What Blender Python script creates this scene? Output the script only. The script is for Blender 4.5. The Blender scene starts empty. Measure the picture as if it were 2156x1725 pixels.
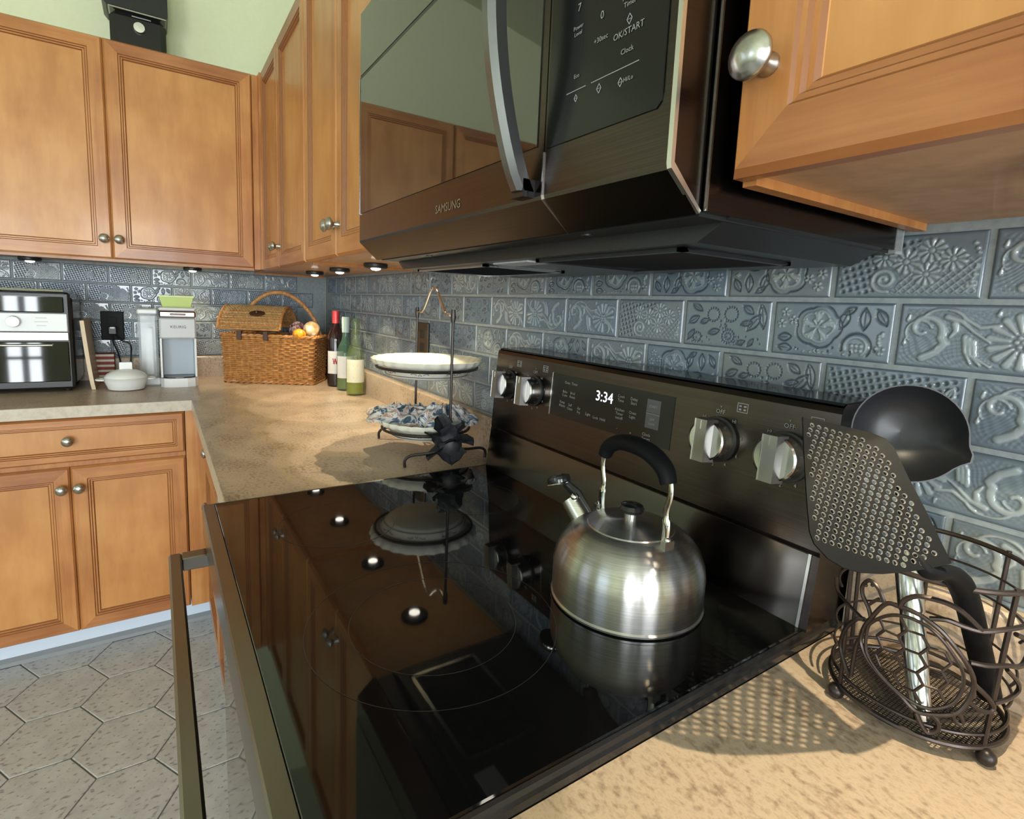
import bpy, bmesh, math, random
import numpy as np
from mathutils import Vector, Matrix
PI = math.pi
rnd = random.Random(7)
sc = bpy.context.scene
C = sc.collection

# ------------------------------------------------------------------ camera
FPX, PPX, PPY, IW, IH = 1127.13, 1065.13, 794.86, 2156.0, 1725.0
CAM = Vector((2.9012, -0.7430, 1.3044))
yaw, pitch, roll = 2.562910, -0.131828, 0.042062
fw = Vector((math.cos(yaw)*math.cos(pitch), math.sin(yaw)*math.cos(pitch), math.sin(pitch)))
rt = Vector((math.sin(yaw), -math.cos(yaw), 0)); up = rt.cross(fw)
r2 = rt*math.cos(roll)+up*math.sin(roll); u2 = up*math.cos(roll)-rt*math.sin(roll)
cd = bpy.data.cameras.new('camera'); cam = bpy.data.objects.new('camera', cd); C.objects.link(cam)
M = Matrix((r2, u2, -fw)).transposed().to_4x4(); M.translation = CAM; cam.matrix_world = M
cd.sensor_fit = 'HORIZONTAL'; cd.sensor_width = 36.0; cd.lens = FPX/IW*36.0
cd.shift_x = (IW/2-PPX)/IW; cd.shift_y = (PPY-IH/2)/IW
cd.clip_start = 0.02; cd.clip_end = 60
sc.camera = cam

# ------------------------------------------------------------------ world, daylight, exposure
w = bpy.data.worlds.new('world'); sc.world = w; w.use_nodes = True
wn = w.node_tree.nodes; wn['Background'].inputs[0].default_value = (0.72, 0.86, 1.0, 1); wn['Background'].inputs[1].default_value = 1.2
sc.view_settings.view_transform = 'Standard'; sc.view_settings.look = 'None'
sc.view_settings.gamma = 1.0; sc.view_settings.use_curve_mapping = False
sc.view_settings.exposure = -0.08
sc.cycles.caustics_reflective = False; sc.cycles.caustics_refractive = False
sc.cycles.sample_clamp_indirect = 6.0
sc.cycles.adaptive_threshold = 0.07; sc.cycles.max_bounces = 7; sc.cycles.diffuse_bounces = 3; sc.cycles.glossy_bounces = 5; sc.cycles.transmission_bounces = 6; sc.cycles.transparent_max_bounces = 10
def area(name, loc, rot, sx, sy, power, col):
    l = bpy.data.lights.new(name, 'AREA'); l.shape = 'RECTANGLE'; l.size = sx; l.size_y = sy
    l.energy = power; l.color = col
    o = bpy.data.objects.new(name, l); C.objects.link(o); o.location = loc; o.rotation_euler = rot
    return o
# daylight entering through two unseen door leaves, placed to hold the light level, and the two windows of the long wall
area('daylight_unseen_door_a', (5.57, -0.98, 1.30), (0, PI/2, 0), 1.7, 0.92, 98, (0.92, 0.97, 1.0))  # unseen leaf, set clear of the air fryer's reflection to keep the light level
area('daylight_unseen_door_b', (5.57, -3.00, 1.30), (0, PI/2, 0), 1.7, 1.10, 120, (0.92, 0.97, 1.0))
area('daylight_side_light_a', (5.57, -1.90, 1.10), (0, PI/2, 0), 1.9, 0.11, 13, (0.92, 0.97, 1.0))
area('daylight_side_light_b', (5.57, -2.07, 1.10), (0, PI/2, 0), 1.9, 0.11, 13, (0.92, 0.97, 1.0))
area('daylight_window_a', (3.15, -4.17, 1.60), (PI/2, 0, 0), 1.2, 1.2, 17, (0.72, 0.87, 1.0))
area('daylight_window_b', (1.10, -4.17, 1.60), (PI/2, 0, 0), 1.2, 1.2, 6, (0.80, 0.91, 1.0))

# ------------------------------------------------------------------ materials
def lin(c):
    return tuple(((v/12.92) if v <= 0.04045 else ((v+0.055)/1.055)**2.4) for v in (x/255.0 for x in c))
def mat(name, col=(.5, .5, .5), rough=.5, metal=0.0, spec=.5, ior=1.5, trans=0.0, coat=0.0, emit=None, es=0.0, aniso=0.0):
    m = bpy.data.materials.new(name); m.use_nodes = True
    b = m.node_tree.nodes['Principled BSDF']
    b.inputs['Base Color'].default_value = (*col, 1); b.inputs['Roughness'].default_value = rough
    b.inputs['Metallic'].default_value = metal; b.inputs['Specular IOR Level'].default_value = spec
    b.inputs['IOR'].default_value = ior; b.inputs['Transmission Weight'].default_value = trans
    b.inputs['Coat Weight'].default_value = coat; b.inputs['Coat Roughness'].default_value = .08
    b.inputs['Anisotropic'].default_value = aniso
    if emit: b.inputs['Emission Color'].default_value = (*emit, 1); b.inputs['Emission Strength'].default_value = es
    return m
def N(m, t, **kw):
    n = m.node_tree.nodes.new(t)
    for k, v in kw.items():
        if k in n.inputs: n.inputs[k].default_value = v
        else: setattr(n, k, v)
    return n
def L(m, a, b): m.node_tree.links.new(a, b)
def coords(m, scale=(1, 1, 1), kind='Object'):
    tc = N(m, 'ShaderNodeTexCoord'); mp = N(m, 'ShaderNodeMapping'); mp.inputs['Scale'].default_value = scale
    L(m, tc.outputs[kind], mp.inputs['Vector']); return mp.outputs['Vector']
def ramp(m, fac, stops):
    r = N(m, 'ShaderNodeValToRGB'); e = r.color_ramp.elements
    while len(e) < len(stops): e.new(.5)
    for k, (p, c) in enumerate(stops): e[k].position = p; e[k].color = (*c, 1)
    L(m, fac, r.inputs['Fac']); return r.outputs['Color']
def bsdf(m): return m.node_tree.nodes['Principled BSDF']
def bump(m, fac, strength=.3, dist=.002):
    b = N(m, 'ShaderNodeBump', Strength=strength, Distance=dist); L(m, fac, b.inputs['Height']); L(m, b.outputs['Normal'], bsdf(m).inputs['Normal'])
def noisemat(name, stops, scale=(8, 8, 8), rough=.5, detail=6, bs=0.0, bd=.001, kind='Object', nscale=1.0, **kw):
    m = mat(name, stops[0][1], rough, **kw)
    n = N(m, 'ShaderNodeTexNoise', Scale=nscale, Detail=detail, Roughness=.62); L(m, coords(m, scale, kind), n.inputs['Vector'])
    L(m, ramp(m, n.outputs['Fac'], stops), bsdf(m).inputs['Base Color'])
    if bs: bump(m, n.outputs['Fac'], bs, bd)
    return m
def woodmat(name, a, b, c, grain, rough=.33):
    # grain: scale vector, small along the grain
    m = mat(name, b, rough, coat=.12)
    n = N(m, 'ShaderNodeTexNoise', Scale=1.0, Detail=5.0, Roughness=.6); L(m, coords(m, grain), n.inputs['Vector'])
    n2 = N(m, 'ShaderNodeTexNoise', Scale=1.0, Detail=3.0, Roughness=.5); L(m, coords(m, (5, 5, 5)), n2.inputs['Vector'])
    mix = N(m, 'ShaderNodeMath', operation='MULTIPLY_ADD'); mix.inputs[1].default_value = .45
    L(m, n.outputs['Fac'], mix.inputs[0])
    h = N(m, 'ShaderNodeMath', operation='MULTIPLY'); h.inputs[1].default_value = .55; L(m, n2.outputs['Fac'], h.inputs[0])
    L(m, h.outputs[0], mix.inputs[2])
    L(m, ramp(m, mix.outputs[0], [(.38, a), (.5, b), (.62, c)]), bsdf(m).inputs['Base Color'])
    bump(m, n.outputs['Fac'], .06, .001)
    return m
WA, WB, WC = (.38, .145, .042), (.475, .196, .058), (.56, .262, .086)
M_wood_v = woodmat('maple stain upright grain', WA, WB, WC, (60, 60, 4))
M_wood_h = woodmat('maple stain level grain', (.29, .100, .033), (.365, .138, .045), (.45, .190, .066), (4, 4, 60))
M_wood_h2 = woodmat('lighter maple stain level grain', (.38, .145, .040), (.47, .192, .055), (.55, .255, .080), (4, 4, 60))
M_wood_p = woodmat('maple stain panel', (.455, .192, .054), (.53, .238, .072), (.60, .292, .096), (20, 20, 5))
M_woodglaze = mat('dark brown glaze in the moulding grooves', (.23, .084, .024), .4)
M_wood_d = woodmat('maple cabinet inside', (.42, .24, .12), (.50, .29, .15), (.54, .33, .18), (40, 40, 4), .5)
M_counter = mat('beige laminate', (.5, .4, .3), .32)
_n = N(M_counter, 'ShaderNodeTexNoise', Scale=1.0, Detail=6.0, Roughness=.62); L(M_counter, coords(M_counter, (95, 140, 100)), _n.inputs['Vector'])
_n2 = N(M_counter, 'ShaderNodeTexNoise', Scale=1.0, Detail=3.0, Roughness=.5); L(M_counter, coords(M_counter, (9, 13, 9)), _n2.inputs['Vector'])
_a = N(M_counter, 'ShaderNodeMath', operation='MULTIPLY_ADD'); _a.inputs[1].default_value = .35; L(M_counter, _n2.outputs['Fac'], _a.inputs[0]); 
_b = N(M_counter, 'ShaderNodeMath', operation='MULTIPLY'); _b.inputs[1].default_value = .65; L(M_counter, _n.outputs['Fac'], _b.inputs[0]); L(M_counter, _b.outputs[0], _a.inputs[2])
L(M_counter, ramp(M_counter, _a.outputs[0], [(.38, (.28, .20, .145)), (.47, (.44, .335, .245)), (.54, (.53, .415, .312)), (.63, (.43, .325, .24))]), bsdf(M_counter).inputs['Base Color'])
M_counter2 = noisemat('beige laminate edge', [(.3, (.40, .34, .26)), (.5, (.50, .435, .34)), (.7, (.56, .49, .39))], (40, 40, 40), .34, 8)
M_green = noisemat('pale green wall paint', [(.3, (.73, .77, .52)), (.7, (.76, .80, .55))], (60, 60, 60), .75, 4, .08, .0006)
M_ceil = noisemat('pale green ceiling paint', [(.3, (.66, .69, .52)), (.7, (.69, .72, .55))], (40, 40, 40), .8, 4)
M_grout = noisemat('pale grout', [(.3, (.22, .255, .27)), (.7, (.31, .345, .355))], (90, 90, 90), .75, 4, .2, .0006)
M_floorgrout = mat('floor grout', (.17, .165, .155), .8)
# floor stone
M_stone = mat('grey travertine', (.4, .38, .35), .5)
_v = coords(M_stone, (1, 1, 1))
_n = N(M_stone, 'ShaderNodeTexNoise', Scale=14.0, Detail=7.0, Roughness=.65); L(M_stone, _v, _n.inputs['Vector'])
_n2 = N(M_stone, 'ShaderNodeTexNoise', Scale=85.0, Detail=3.0, Roughness=.5); L(M_stone, coords(M_stone, (1, .6, 1)), _n2.inputs['Vector'])
_c1 = ramp(M_stone, _n.outputs['Fac'], [(.3, (.39, .39, .385)), (.5, (.48, .48, .475)), (.7, (.55, .55, .545))])
_c2 = ramp(M_stone, _n2.outputs['Fac'], [(.34, (.42, .42, .42)), (.43, (1, 1, 1))])
_mx = N(M_stone, 'ShaderNodeMix', data_type='RGBA', blend_type='MULTIPLY'); _mx.inputs['Factor'].default_value = .85
L(M_stone, _c1, _mx.inputs['A']); L(M_stone, _c2, _mx.inputs['B']); L(M_stone, _mx.outputs['Result'], bsdf(M_stone).inputs['Base Color'])
bump(M_stone, _n2.outputs['Fac'], .15, .001)
# glazed relief tile: glaze colour pools in the hollows (mesh attribute 'relief')
def glaze(name, tint):
    m = mat(name, (.2, .26, .32), .17, spec=.6, coat=.3)
    at = N(m, 'ShaderNodeAttribute'); at.attribute_name = 'relief'
    n = N(m, 'ShaderNodeTexNoise', Scale=60.0, Detail=4.0); L(m, coords(m), n.inputs['Vector'])
    ad = N(m, 'ShaderNodeMath', operation='MULTIPLY_ADD'); ad.inputs[1].default_value = .16; L(m, n.outputs['Fac'], ad.inputs[0])
    L(m, at.outputs['Fac'], ad.inputs[2])
    t = lambda c: tuple(c[k]*tint[k] for k in range(3))
    L(m, ramp(m, ad.outputs[0], [(.12, t((.048, .066, .092))), (.45, t((.122, .158, .192))), (.62, t((.16, .20, .235))), (.95, t((.285, .33, .35)))]), bsdf(m).inputs['Base Color'])
    return m
M_glaze = [glaze('blue grey glaze', (1, 1, 1)), glaze('deeper blue glaze', (.86, .92, 1.0)), glaze('pale grey blue glaze', (1.12, 1.06, 1.0))]
M_blackss = mat('black stainless steel', (.085, .078, .072), .24, 1.0)
_n = N(M_blackss, 'ShaderNodeTexNoise', Scale=1.0, Detail=2.0); L(M_blackss, coords(M_blackss, (6, 6, 900)), _n.inputs['Vector'])
L(M_blackss, ramp(M_blackss, _n.outputs['Fac'], [(.3, (.074, .060, .056)), (.7, (.094, .078, .073))]), bsdf(M_blackss).inputs['Base Color'])
M_darkss = mat('dark brushed steel', (.22, .20, .18), .28, 1.0)
M_handle = mat('grey satin steel', (.19, .195, .21), .30, 1.0)
M_touch = mat('satin black touch panel', (.008, .008, .008), .16, spec=.35)
M_splash = mat('brushed dark steel splash', (.135, .128, .122), .18, 1.0)
M_grip = mat('dark satin steel', (.33, .32, .31), .34, 1.0)
M_blackglass = mat('black glass', (.004, .004, .0045), .035, spec=.6, ior=1.55)
M_mwglass = mat('dark tinted door glass', (.006, .006, .006), .03, spec=.8, ior=1.75)
M_blackpl = mat('black plastic', (.012, .012, .013), .38)
M_blackgl = mat('glossy black plastic', (.010, .010, .011), .15)
M_blackmatt = mat('matt black nylon', (.006, .0065, .0075), .55, spec=.09)
M_ladle = mat('satin black nylon', (.014, .015, .018), .38, spec=.45)
M_holeglint = mat('painted glint on hole edge', (.30, .285, .25), .4)  # pale tone stands in for light glinting on the hole edges
M_vent = mat('dark vent metal', (.035, .036, .038), .35, .6)
M_edge = mat('bright bevelled edge', (.55, .55, .54), .2, 1.0)
M_bright = mat('polished edge', (.80, .80, .78), .30, 1.0)
M_steel = mat('brushed steel', (.56, .55, .53), .25, 1.0)
_n = N(M_steel, 'ShaderNodeTexNoise', Scale=1.0, Detail=3.0); L(M_steel, coords(M_steel, (30, 30, 900)), _n.inputs['Vector'])
L(M_steel, ramp(M_steel, _n.outputs['Fac'], [(.3, (.50, .48, .45)), (.7, (.66, .65, .63))]), bsdf(M_steel).inputs['Base Color'])
bump(M_steel, _n.outputs['Fac'], .12, .0004)
M_kettle = mat('circular brushed steel', (.60, .585, .56), .30, 1.0, aniso=.9); bsdf(M_kettle).inputs['Anisotropic Rotation'].default_value = .25
_t = N(M_kettle, 'ShaderNodeTangent', direction_type='RADIAL', axis='Z'); L(M_kettle, _t.outputs[0], bsdf(M_kettle).inputs['Tangent'])
_n = N(M_kettle, 'ShaderNodeTexNoise', Scale=1.0, Detail=4.0); L(M_kettle, coords(M_kettle, (18, 18, 700)), _n.inputs['Vector'])
L(M_kettle, ramp(M_kettle, _n.outputs['Fac'], [(.3, (.37, .36, .355)), (.7, (.50, .495, .49))]), bsdf(M_kettle).inputs['Base Color'])
bump(M_kettle, _n.outputs['Fac'], .10, .0003)
M_knobsteel = mat('spun steel', (.58, .58, .57), .22, 1.0)
M_chrome = mat('polished steel', (.72, .72, .71), .07, 1.0)
M_nickel = noisemat('satin nickel', [(.3, (.40, .39, .36)), (.7, (.52, .51, .48))], (200, 200, 200), .28, 3, metal=1.0)
M_iron = mat('dark bronze wire', (.030, .024, .022), .36, .5)
M_wire = mat('bronze brown wire', (.055, .042, .038), .35, .7)
M_cream = noisemat('cream stoneware', [(.3, (.66, .64, .53)), (.7, (.72, .70, .60))], (30, 30, 30), .18, 3)
M_blueline = mat('dark blue glaze line', (.02, .025, .05), .3)
M_wicker = noisemat('honey wicker', [(.3, (.30, .12, .035)), (.5, (.45, .20, .06)), (.7, (.58, .29, .10))], (60, 60, 60), .4, 4)
M_wicker2 = noisemat('light willow', [(.3, (.33, .19, .07)), (.7, (.50, .31, .13))], (60, 60, 60), .45, 4)
M_leather = mat('dark brown leather', (.06, .022, .012), .4)
M_white = mat('white plastic', (.74, .75, .76), .3)
M_ltgrey = mat('light grey plastic', (.52, .53, .55), .35)
M_bluegrey = mat('blue grey plastic', (.36, .42, .47), .35)
M_porcelain = mat('white porcelain', (.76, .76, .75), .12)
M_clear = mat('clear plastic', (.80, .85, .87), .06); bsdf(M_clear).inputs['Alpha'].default_value = .32
M_lime = mat('lime green ceramic', (.60, .72, .28), .3)
M_bronzeband = mat('brushed bronze band', (.30, .25, .22), .25, 1.0)
M_board = woodmat('pale beech', (.42, .29, .17), (.50, .355, .22), (.56, .41, .27), (40, 40, 5), .5)
M_boardedge = mat('pale beech edge', (.66, .52, .35), .5)
M_redglass = mat('dark red wine bottle', (.012, .004, .005), .06, spec=.6)
M_foil = mat('red foil capsule', (.50, .045, .055), .3, .3)
M_greenglass = mat('pale green bottle glass', (.10, .21, .14), .05); bsdf(M_greenglass).inputs['Alpha'].default_value = .40
M_mintfoil = mat('pale mint capsule', (.50, .62, .55), .35)
M_oliveglass = mat('clear olive bottle glass', (.17, .24, .08), .05); bsdf(M_oliveglass).inputs['Alpha'].default_value = .26
M_wine = mat('pale straw wine', (.34, .36, .06), .08); bsdf(M_wine).inputs['Alpha'].default_value = .72
M_label = mat('white paper label', (.72, .70, .68), .6)
M_label2 = mat('cream paper label', (.66, .66, .52), .6)
M_redprint = mat('red print', (.42, .02, .03), .6)
M_darkprint = mat('grey print', (.08, .08, .08), .6)
M_print = mat('pale grey printed lettering', (.27, .275, .27), .5)
M_bronzeprint = mat('dull bronze lettering', (.20, .15, .10), .4)
M_digits = mat('glowing clock digits', (.8, .8, 1), .5, emit=(.80, .80, 1.0), es=4.0)
M_padkey = mat('dark grey touch key', (.075, .075, .085), .3)
M_toe = mat('white toe board', (.64, .73, .86), .4)
M_shoe = mat('grey shoe moulding', (.22, .24, .26), .6)
M_orange = mat('orange foil packet', (.75, .30, .02), .25)
M_purple = noisemat('dark berry sweets bag', [(.35, (.05, .02, .03)), (.5, (.18, .09, .10)), (.65, (.45, .38, .38))], (60, 60, 60), .15, 3, .5, .004)
M_bread = noisemat('pale bread in clear wrap', [(.35, (.42, .22, .08)), (.5, (.62, .42, .22)), (.68, (.80, .72, .62))], (28, 28, 28), .18, 4, .5, .004)
M_redstripe = mat('dark red card', (.26, .03, .03), .6)
M_darkgrille = mat('black filter mesh', (.02, .021, .022), .4, .5)
M_lens = mat('puck lamp lens', (.9, .9, .85), .3, emit=(1.0, .93, .80), es=9.0)
M_outlet = mat('black outlet plate', (.012, .012, .014), .6, spec=.2)
M_bronzepl = mat('dark brown outlet plate', (.045, .028, .018), .35)
# patterned cloth
M_cloth = mat('patterned cotton cloth', (.6, .6, .6), .85)
_n = N(M_cloth, 'ShaderNodeTexNoise', Scale=1.0, Detail=3.0, Roughness=.55, Distortion=1.6); L(M_cloth, coords(M_cloth, (15, 24, 24)), _n.inputs['Vector'])
L(M_cloth, ramp(M_cloth, _n.outputs['Fac'], [(.34, (.02, .045, .07)), (.42, (.09, .13, .20)), (.46, (.55, .56, .57)), (.53, (.66, .64, .62)), (.56, (.36, .11, .06)), (.60, (.58, .55, .52)), (.66, (.10, .12, .19))]), bsdf(M_cloth).inputs['Base Color'])
M_leaf = noisemat('black pewter leaves', [(.3, (.012, .013, .016)), (.7, (.035, .037, .042))], (60, 60, 60), .5, 4, .3, .002)

# ------------------------------------------------------------------ mesh builder
class MB:
    def __init__(s): s.v = []; s.f = []; s.sm = []
    def add(s, vs, fs, smooth=False):
        o = len(s.v); s.v += [tuple(v) for v in vs]; s.f += [tuple(i+o for i in f) for f in fs]; s.sm += [smooth]*len(fs); return s
    def box(s, a, b):
        x0, y0, z0 = (min(a[k], b[k]) for k in range(3)); x1, y1, z1 = (max(a[k], b[k]) for k in range(3))
        return s.add([(x0, y0, z0), (x1, y0, z0), (x1, y1, z0), (x0, y1, z0), (x0, y0, z1), (x1, y0, z1), (x1, y1, z1), (x0, y1, z1)],
                     [(0, 3, 2, 1), (4, 5, 6, 7), (0, 1, 5, 4), (1, 2, 6, 5), (2, 3, 7, 6), (3, 0, 4, 7)])
    def cbox(s, a, b, c=.004):
        lo = [min(a[k], b[k]) for k in range(3)]; hi = [max(a[k], b[k]) for k in range(3)]
        c = min([c]+[(hi[k]-lo[k])*.45 for k in range(3)])
        pts = []
        for i in (0, 1):
            for j in (0, 1):
                for k in (0, 1):
                    p = [hi[0] if i else lo[0], hi[1] if j else lo[1], hi[2] if k else lo[2]]
                    d = [-c if i else c, -c if j else c, -c if k else c]
                    for ax in range(3):
                        q = [p[m_]+(0 if m_ == ax else d[m_]) for m_ in range(3)]; pts.append(q)
        return s.hull(pts)
    def hull(s, pts):
        bm = bmesh.new()
        for p in pts: bm.verts.new(p)
        r = bmesh.ops.convex_hull(bm, input=bm.verts)
        bmesh.ops.dissolve_limit(bm, angle_limit=.002, verts=bm.verts, edges=bm.edges)
        bm.verts.index_update(); vs = [v.co[:] for v in bm.verts]; fs = [[v.index for v in f.verts] for f in bm.faces]; bm.free()
        return s.add(vs, fs)
    def prism(s, poly, ax, a, b, smooth=False):
        # poly: 2D points, extruded along axis ax from a to b (other axes in cyclic order x,y,z)
        def P(q, t):
            if ax == 0: return (t, q[0], q[1])
            if ax == 1: return (q[0], t, q[1])
            return (q[0], q[1], t)
        n = len(poly); vs = [P(q, a) for q in poly]+[P(q, b) for q in poly]
        fs = [(i, (i+1) % n, n+(i+1) % n, n+i) for i in range(n)]+[tuple(range(n-1, -1, -1)), tuple(range(n, 2*n))]
        return s.add(vs, fs, smooth)
    def lathe(s, prof, n=32, c=(0, 0, 0), axis=(0, 0, 1), sx=1.0, sy=1.0, fr=None, smooth=True):
        ax = Vector(axis).normalized()
        e1 = Vector((1, 0, 0)) if abs(ax.x) < .9 else Vector((0, 1, 0)); e2 = ax.cross(e1).normalized(); e1 = e2.cross(ax).normalized()
        c = Vector(c); vs = []; fs = []
        for (r, h) in prof:
            for k in range(n):
                t = 2*PI*k/n; rr = r*(fr(t, r, h) if fr else 1.0)
                vs.append(c+e1*(rr*math.cos(t)*sx)+e2*(rr*math.sin(t)*sy)+ax*h)
        for i in range(len(prof)-1):
            for k in range(n):
                k2 = (k+1) % n; fs.append((i*n+k, i*n+k2, (i+1)*n+k2, (i+1)*n+k))
        if prof[0][0] > 1e-6: fs.append(tuple(range(n-1, -1, -1)))
        if prof[-1][0] > 1e-6: fs.append(tuple((len(prof)-1)*n+k for k in range(n)))
        return s.add(vs, fs, smooth)
    def tube(s, pts, r, n=8, closed=False, caps=True, flat=1.0, smooth=True):
        P = [Vector(p) for p in pts]; m = len(P); R = r if isinstance(r, (list, tuple)) else [r]*m
        vs = []; fs = []; nrm = None
        for i in range(m):
            if closed: t = (P[(i+1) % m]-P[i-1])
            else: t = (P[min(i+1, m-1)]-P[max(i-1, 0)])
            if t.length < 1e-9: t = Vector((0, 0, 1))
            t.normalize()
            if nrm is None:
                a = Vector((0, 0, 1)) if abs(t.z) < .9 else Vector((1, 0, 0)); nrm = (a-t*a.dot(t)).normalized()
            else:
                nrm = nrm-t*nrm.dot(t)
                nrm = nrm.normalized() if nrm.length > 1e-6 else t.orthogonal().normalized()
            b = t.cross(nrm)
            for k in range(n):
                q = 2*PI*k/n; vs.append(P[i]+nrm*(math.cos(q)*R[i])+b*(math.sin(q)*R[i]*flat))
        for i in range(m if closed else m-1):
            j = (i+1) % m
            for k in range(n): fs.append((i*n+k, i*n+(k+1) % n, j*n+(k+1) % n, j*n+k))
        if not closed and caps: fs += [tuple(range(n-1, -1, -1)), tuple((m-1)*n+k for k in range(n))]
        return s.add(vs, fs, smooth)
    def grid(s, V, smooth=True, closeu=False):
        # V: rows of points
        nr, nc = len(V), len(V[0]); vs = [p for row in V for p in row]; fs = []
        for i in range(nr-1):
            for j in range(nc if closeu else nc-1):
                j2 = (j+1) % nc; fs.append((i*nc+j, i*nc+j2, (i+1)*nc+j2, (i+1)*nc+j))
        return s.add(vs, fs, smooth)
    def sphere(s, c, r, n=16, sz=1.0, fr=None):
        prof = [(max(1e-7, r*math.sin(PI*i/10)), -r*math.cos(PI*i/10)*sz) for i in range(11)]
        prof[0] = (1e-7, prof[0][1]); prof[-1] = (1e-7, prof[-1][1])
        return s.lathe(prof, n, c, fr=fr)
    def xf(s, Mx):
        s.v = [tuple(Mx @ Vector(v)) for v in s.v]; return s
    def mesh(s, name, m, autosm=38):
        me = bpy.data.meshes.new(name); me.from_pydata(s.v, [], s.f); me.polygons.foreach_set('use_smooth', s.sm)
        bm = bmesh.new(); bm.from_mesh(me); bmesh.ops.recalc_face_normals(bm, faces=bm.faces); bm.to_mesh(me); bm.free()
        if any(s.sm): me.set_sharp_from_angle(angle=math.radians(autosm))
        if m: me.materials.append(m)
        me.update(); return me
    def build(s, name, m, parent=None, world=True, label=None, autosm=38):
        if parent is not None and world:
            o = wloc(parent); s.v = [(v[0]-o[0], v[1]-o[1], v[2]-o[2]) for v in s.v]
        elif parent is None and world is True and s.v:
            pass
        ob = bpy.data.objects.new(name, s.mesh(name, m, autosm)); C.objects.link(ob)
        if parent is not None: ob.parent = parent
        if label: ob['label'] = label
        return ob
WL = {}
def wloc(o):
    p = Vector((0, 0, 0))
    while o is not None: p = p+o.location; o = o.parent
    return p
def tag(o, label, cat, group=None, kind=None):
    o['label'] = label; o['category'] = cat
    if group: o['group'] = group
    if kind: o['kind'] = kind
    return o
def thing(name, label, cat, loc=(0, 0, 0), rotz=0.0, group=None, kind=None):
    o = bpy.data.objects.new(name, None); C.objects.link(o); o.location = loc; o.rotation_euler = (0, 0, rotz)
    o.empty_display_size = .05
    return tag(o, label, cat, group, kind)
def copy_tree(o, parent=None):
    c = o.copy(); C.objects.link(c); c.parent = parent
    for ch in list(o.children): copy_tree(ch, c)
    return c
def text(mb, s, o, u, v, size, n=None, off=.0004, align='CENTER'):
    # flat lettering: origin o, along u, upright v
    cu = bpy.data.curves.new('t', 'FONT'); cu.body = s; cu.size = size; cu.align_x = align; cu.align_y = 'CENTER'; cu.resolution_u = 2
    ob = bpy.data.objects.new('t', cu); C.objects.link(ob)
    dg = bpy.context.evaluated_depsgraph_get(); me = bpy.data.meshes.new_from_object(ob.evaluated_get(dg))
    u = Vector(u).normalized(); v = Vector(v).normalized(); nn = u.cross(v)
    vs = [Vector(o)+u*p.co.x+v*p.co.y+nn*off for p in me.vertices]; fs = [tuple(p.vertices) for p in me.polygons]
    mb.add(vs, fs); bpy.data.objects.remove(ob); bpy.data.curves.remove(cu); bpy.data.meshes.remove(me)
def catmull(pts, k=6, closed=False):
    P = [Vector(p) for p in pts]; n = len(P); out = []
    rng = n if closed else n-1
    for i in range(rng):
        p0 = P[(i-1) % n] if closed or i > 0 else P[0]; p1 = P[i]; p2 = P[(i+1) % n]; p3 = P[(i+2) % n] if closed or i+2 < n else P[-1]
        for j in range(k):
            t = j/k; out.append(.5*((2*p1)+(p2-p0)*t+(2*p0-5*p1+4*p2-p3)*t*t+(3*p1-p0-3*p2+p3)*t**3))
    if not closed: out.append(P[-1])
    return out

# ------------------------------------------------------------------ the room
CT = 0.914            # counter top
ZS = 1.0125           # top of laminate upstand
RP, TP, GAP = .0795, .1555, .0052
XR, YL = 5.6, -4.2
def ceilz(y): return 3.27+.17*y
def structure(name, mb, m, label, cat):
    o = mb.build(name, m); return tag(o, label, cat, kind='structure')
structure('wall_right', MB().prism([(-.15, 0), (XR, 0), (XR, 3.4), (-.15, 3.4)], 1, .008, .12), M_green, 'pale green painted wall behind the range, tiled above the counter', 'wall')
structure('wall_back', MB().prism([(YL, 0), (.008, 0), (.008, 3.4), (YL, 2.7)], 0, -.12, -.008), M_green, 'pale green painted wall behind the coffee maker and wicker hamper', 'wall')
structure('ceiling', MB().prism([(YL-.1, ceilz(YL)-.017), (.12, ceilz(0)+.02), (.12, 3.5), (YL-.1, 3.5)], 0, -.12, XR+.1), M_ceil, 'sloping pale green ceiling', 'ceiling')
fl = structure('floor', MB().box((-.1, YL, -.05), (XR, .1, -.004)), M_floorgrout, 'grey hexagonal stone tile floor', 'floor')
# walls with openings (behind the viewer): patio doors placed for daylight in wall_front, windows in wall_left
mb = MB(); z0, z1 = .10, 2.20
ops = ((-3.60, -2.40), (-2.14, -1.83), (-1.48, -.48)); e_ = [YL]+[v for o_ in ops for v in o_]+[.1]
for k in range(0, len(e_), 2): mb.box((XR, e_[k], 0), (XR+.1, e_[k+1], 3.4))
for a, b in ops: mb.box((XR, a, z1), (XR+.1, b, 3.4)); mb.box((XR, a, 0), (XR+.1, b, z0))
structure('wall_front', mb, M_green, 'green wall with unseen glazed patio doors, placed for daylight, facing the coffee counter', 'wall')
mb = MB()
for a, b in ((-.1, .5), (1.7, 2.55), (3.75, XR)): mb.box((a, YL, 0), (b, YL-.1, 3.4))
for a, b in ((.5, 1.7), (2.55, 3.75)): mb.box((a, YL, 0), (b, YL-.1, 1.0)); mb.box((a, YL, 2.2), (b, YL-.1, 3.4))
structure('wall_left', mb, M_green, 'green wall with two windows across the room from the range', 'wall')
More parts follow.
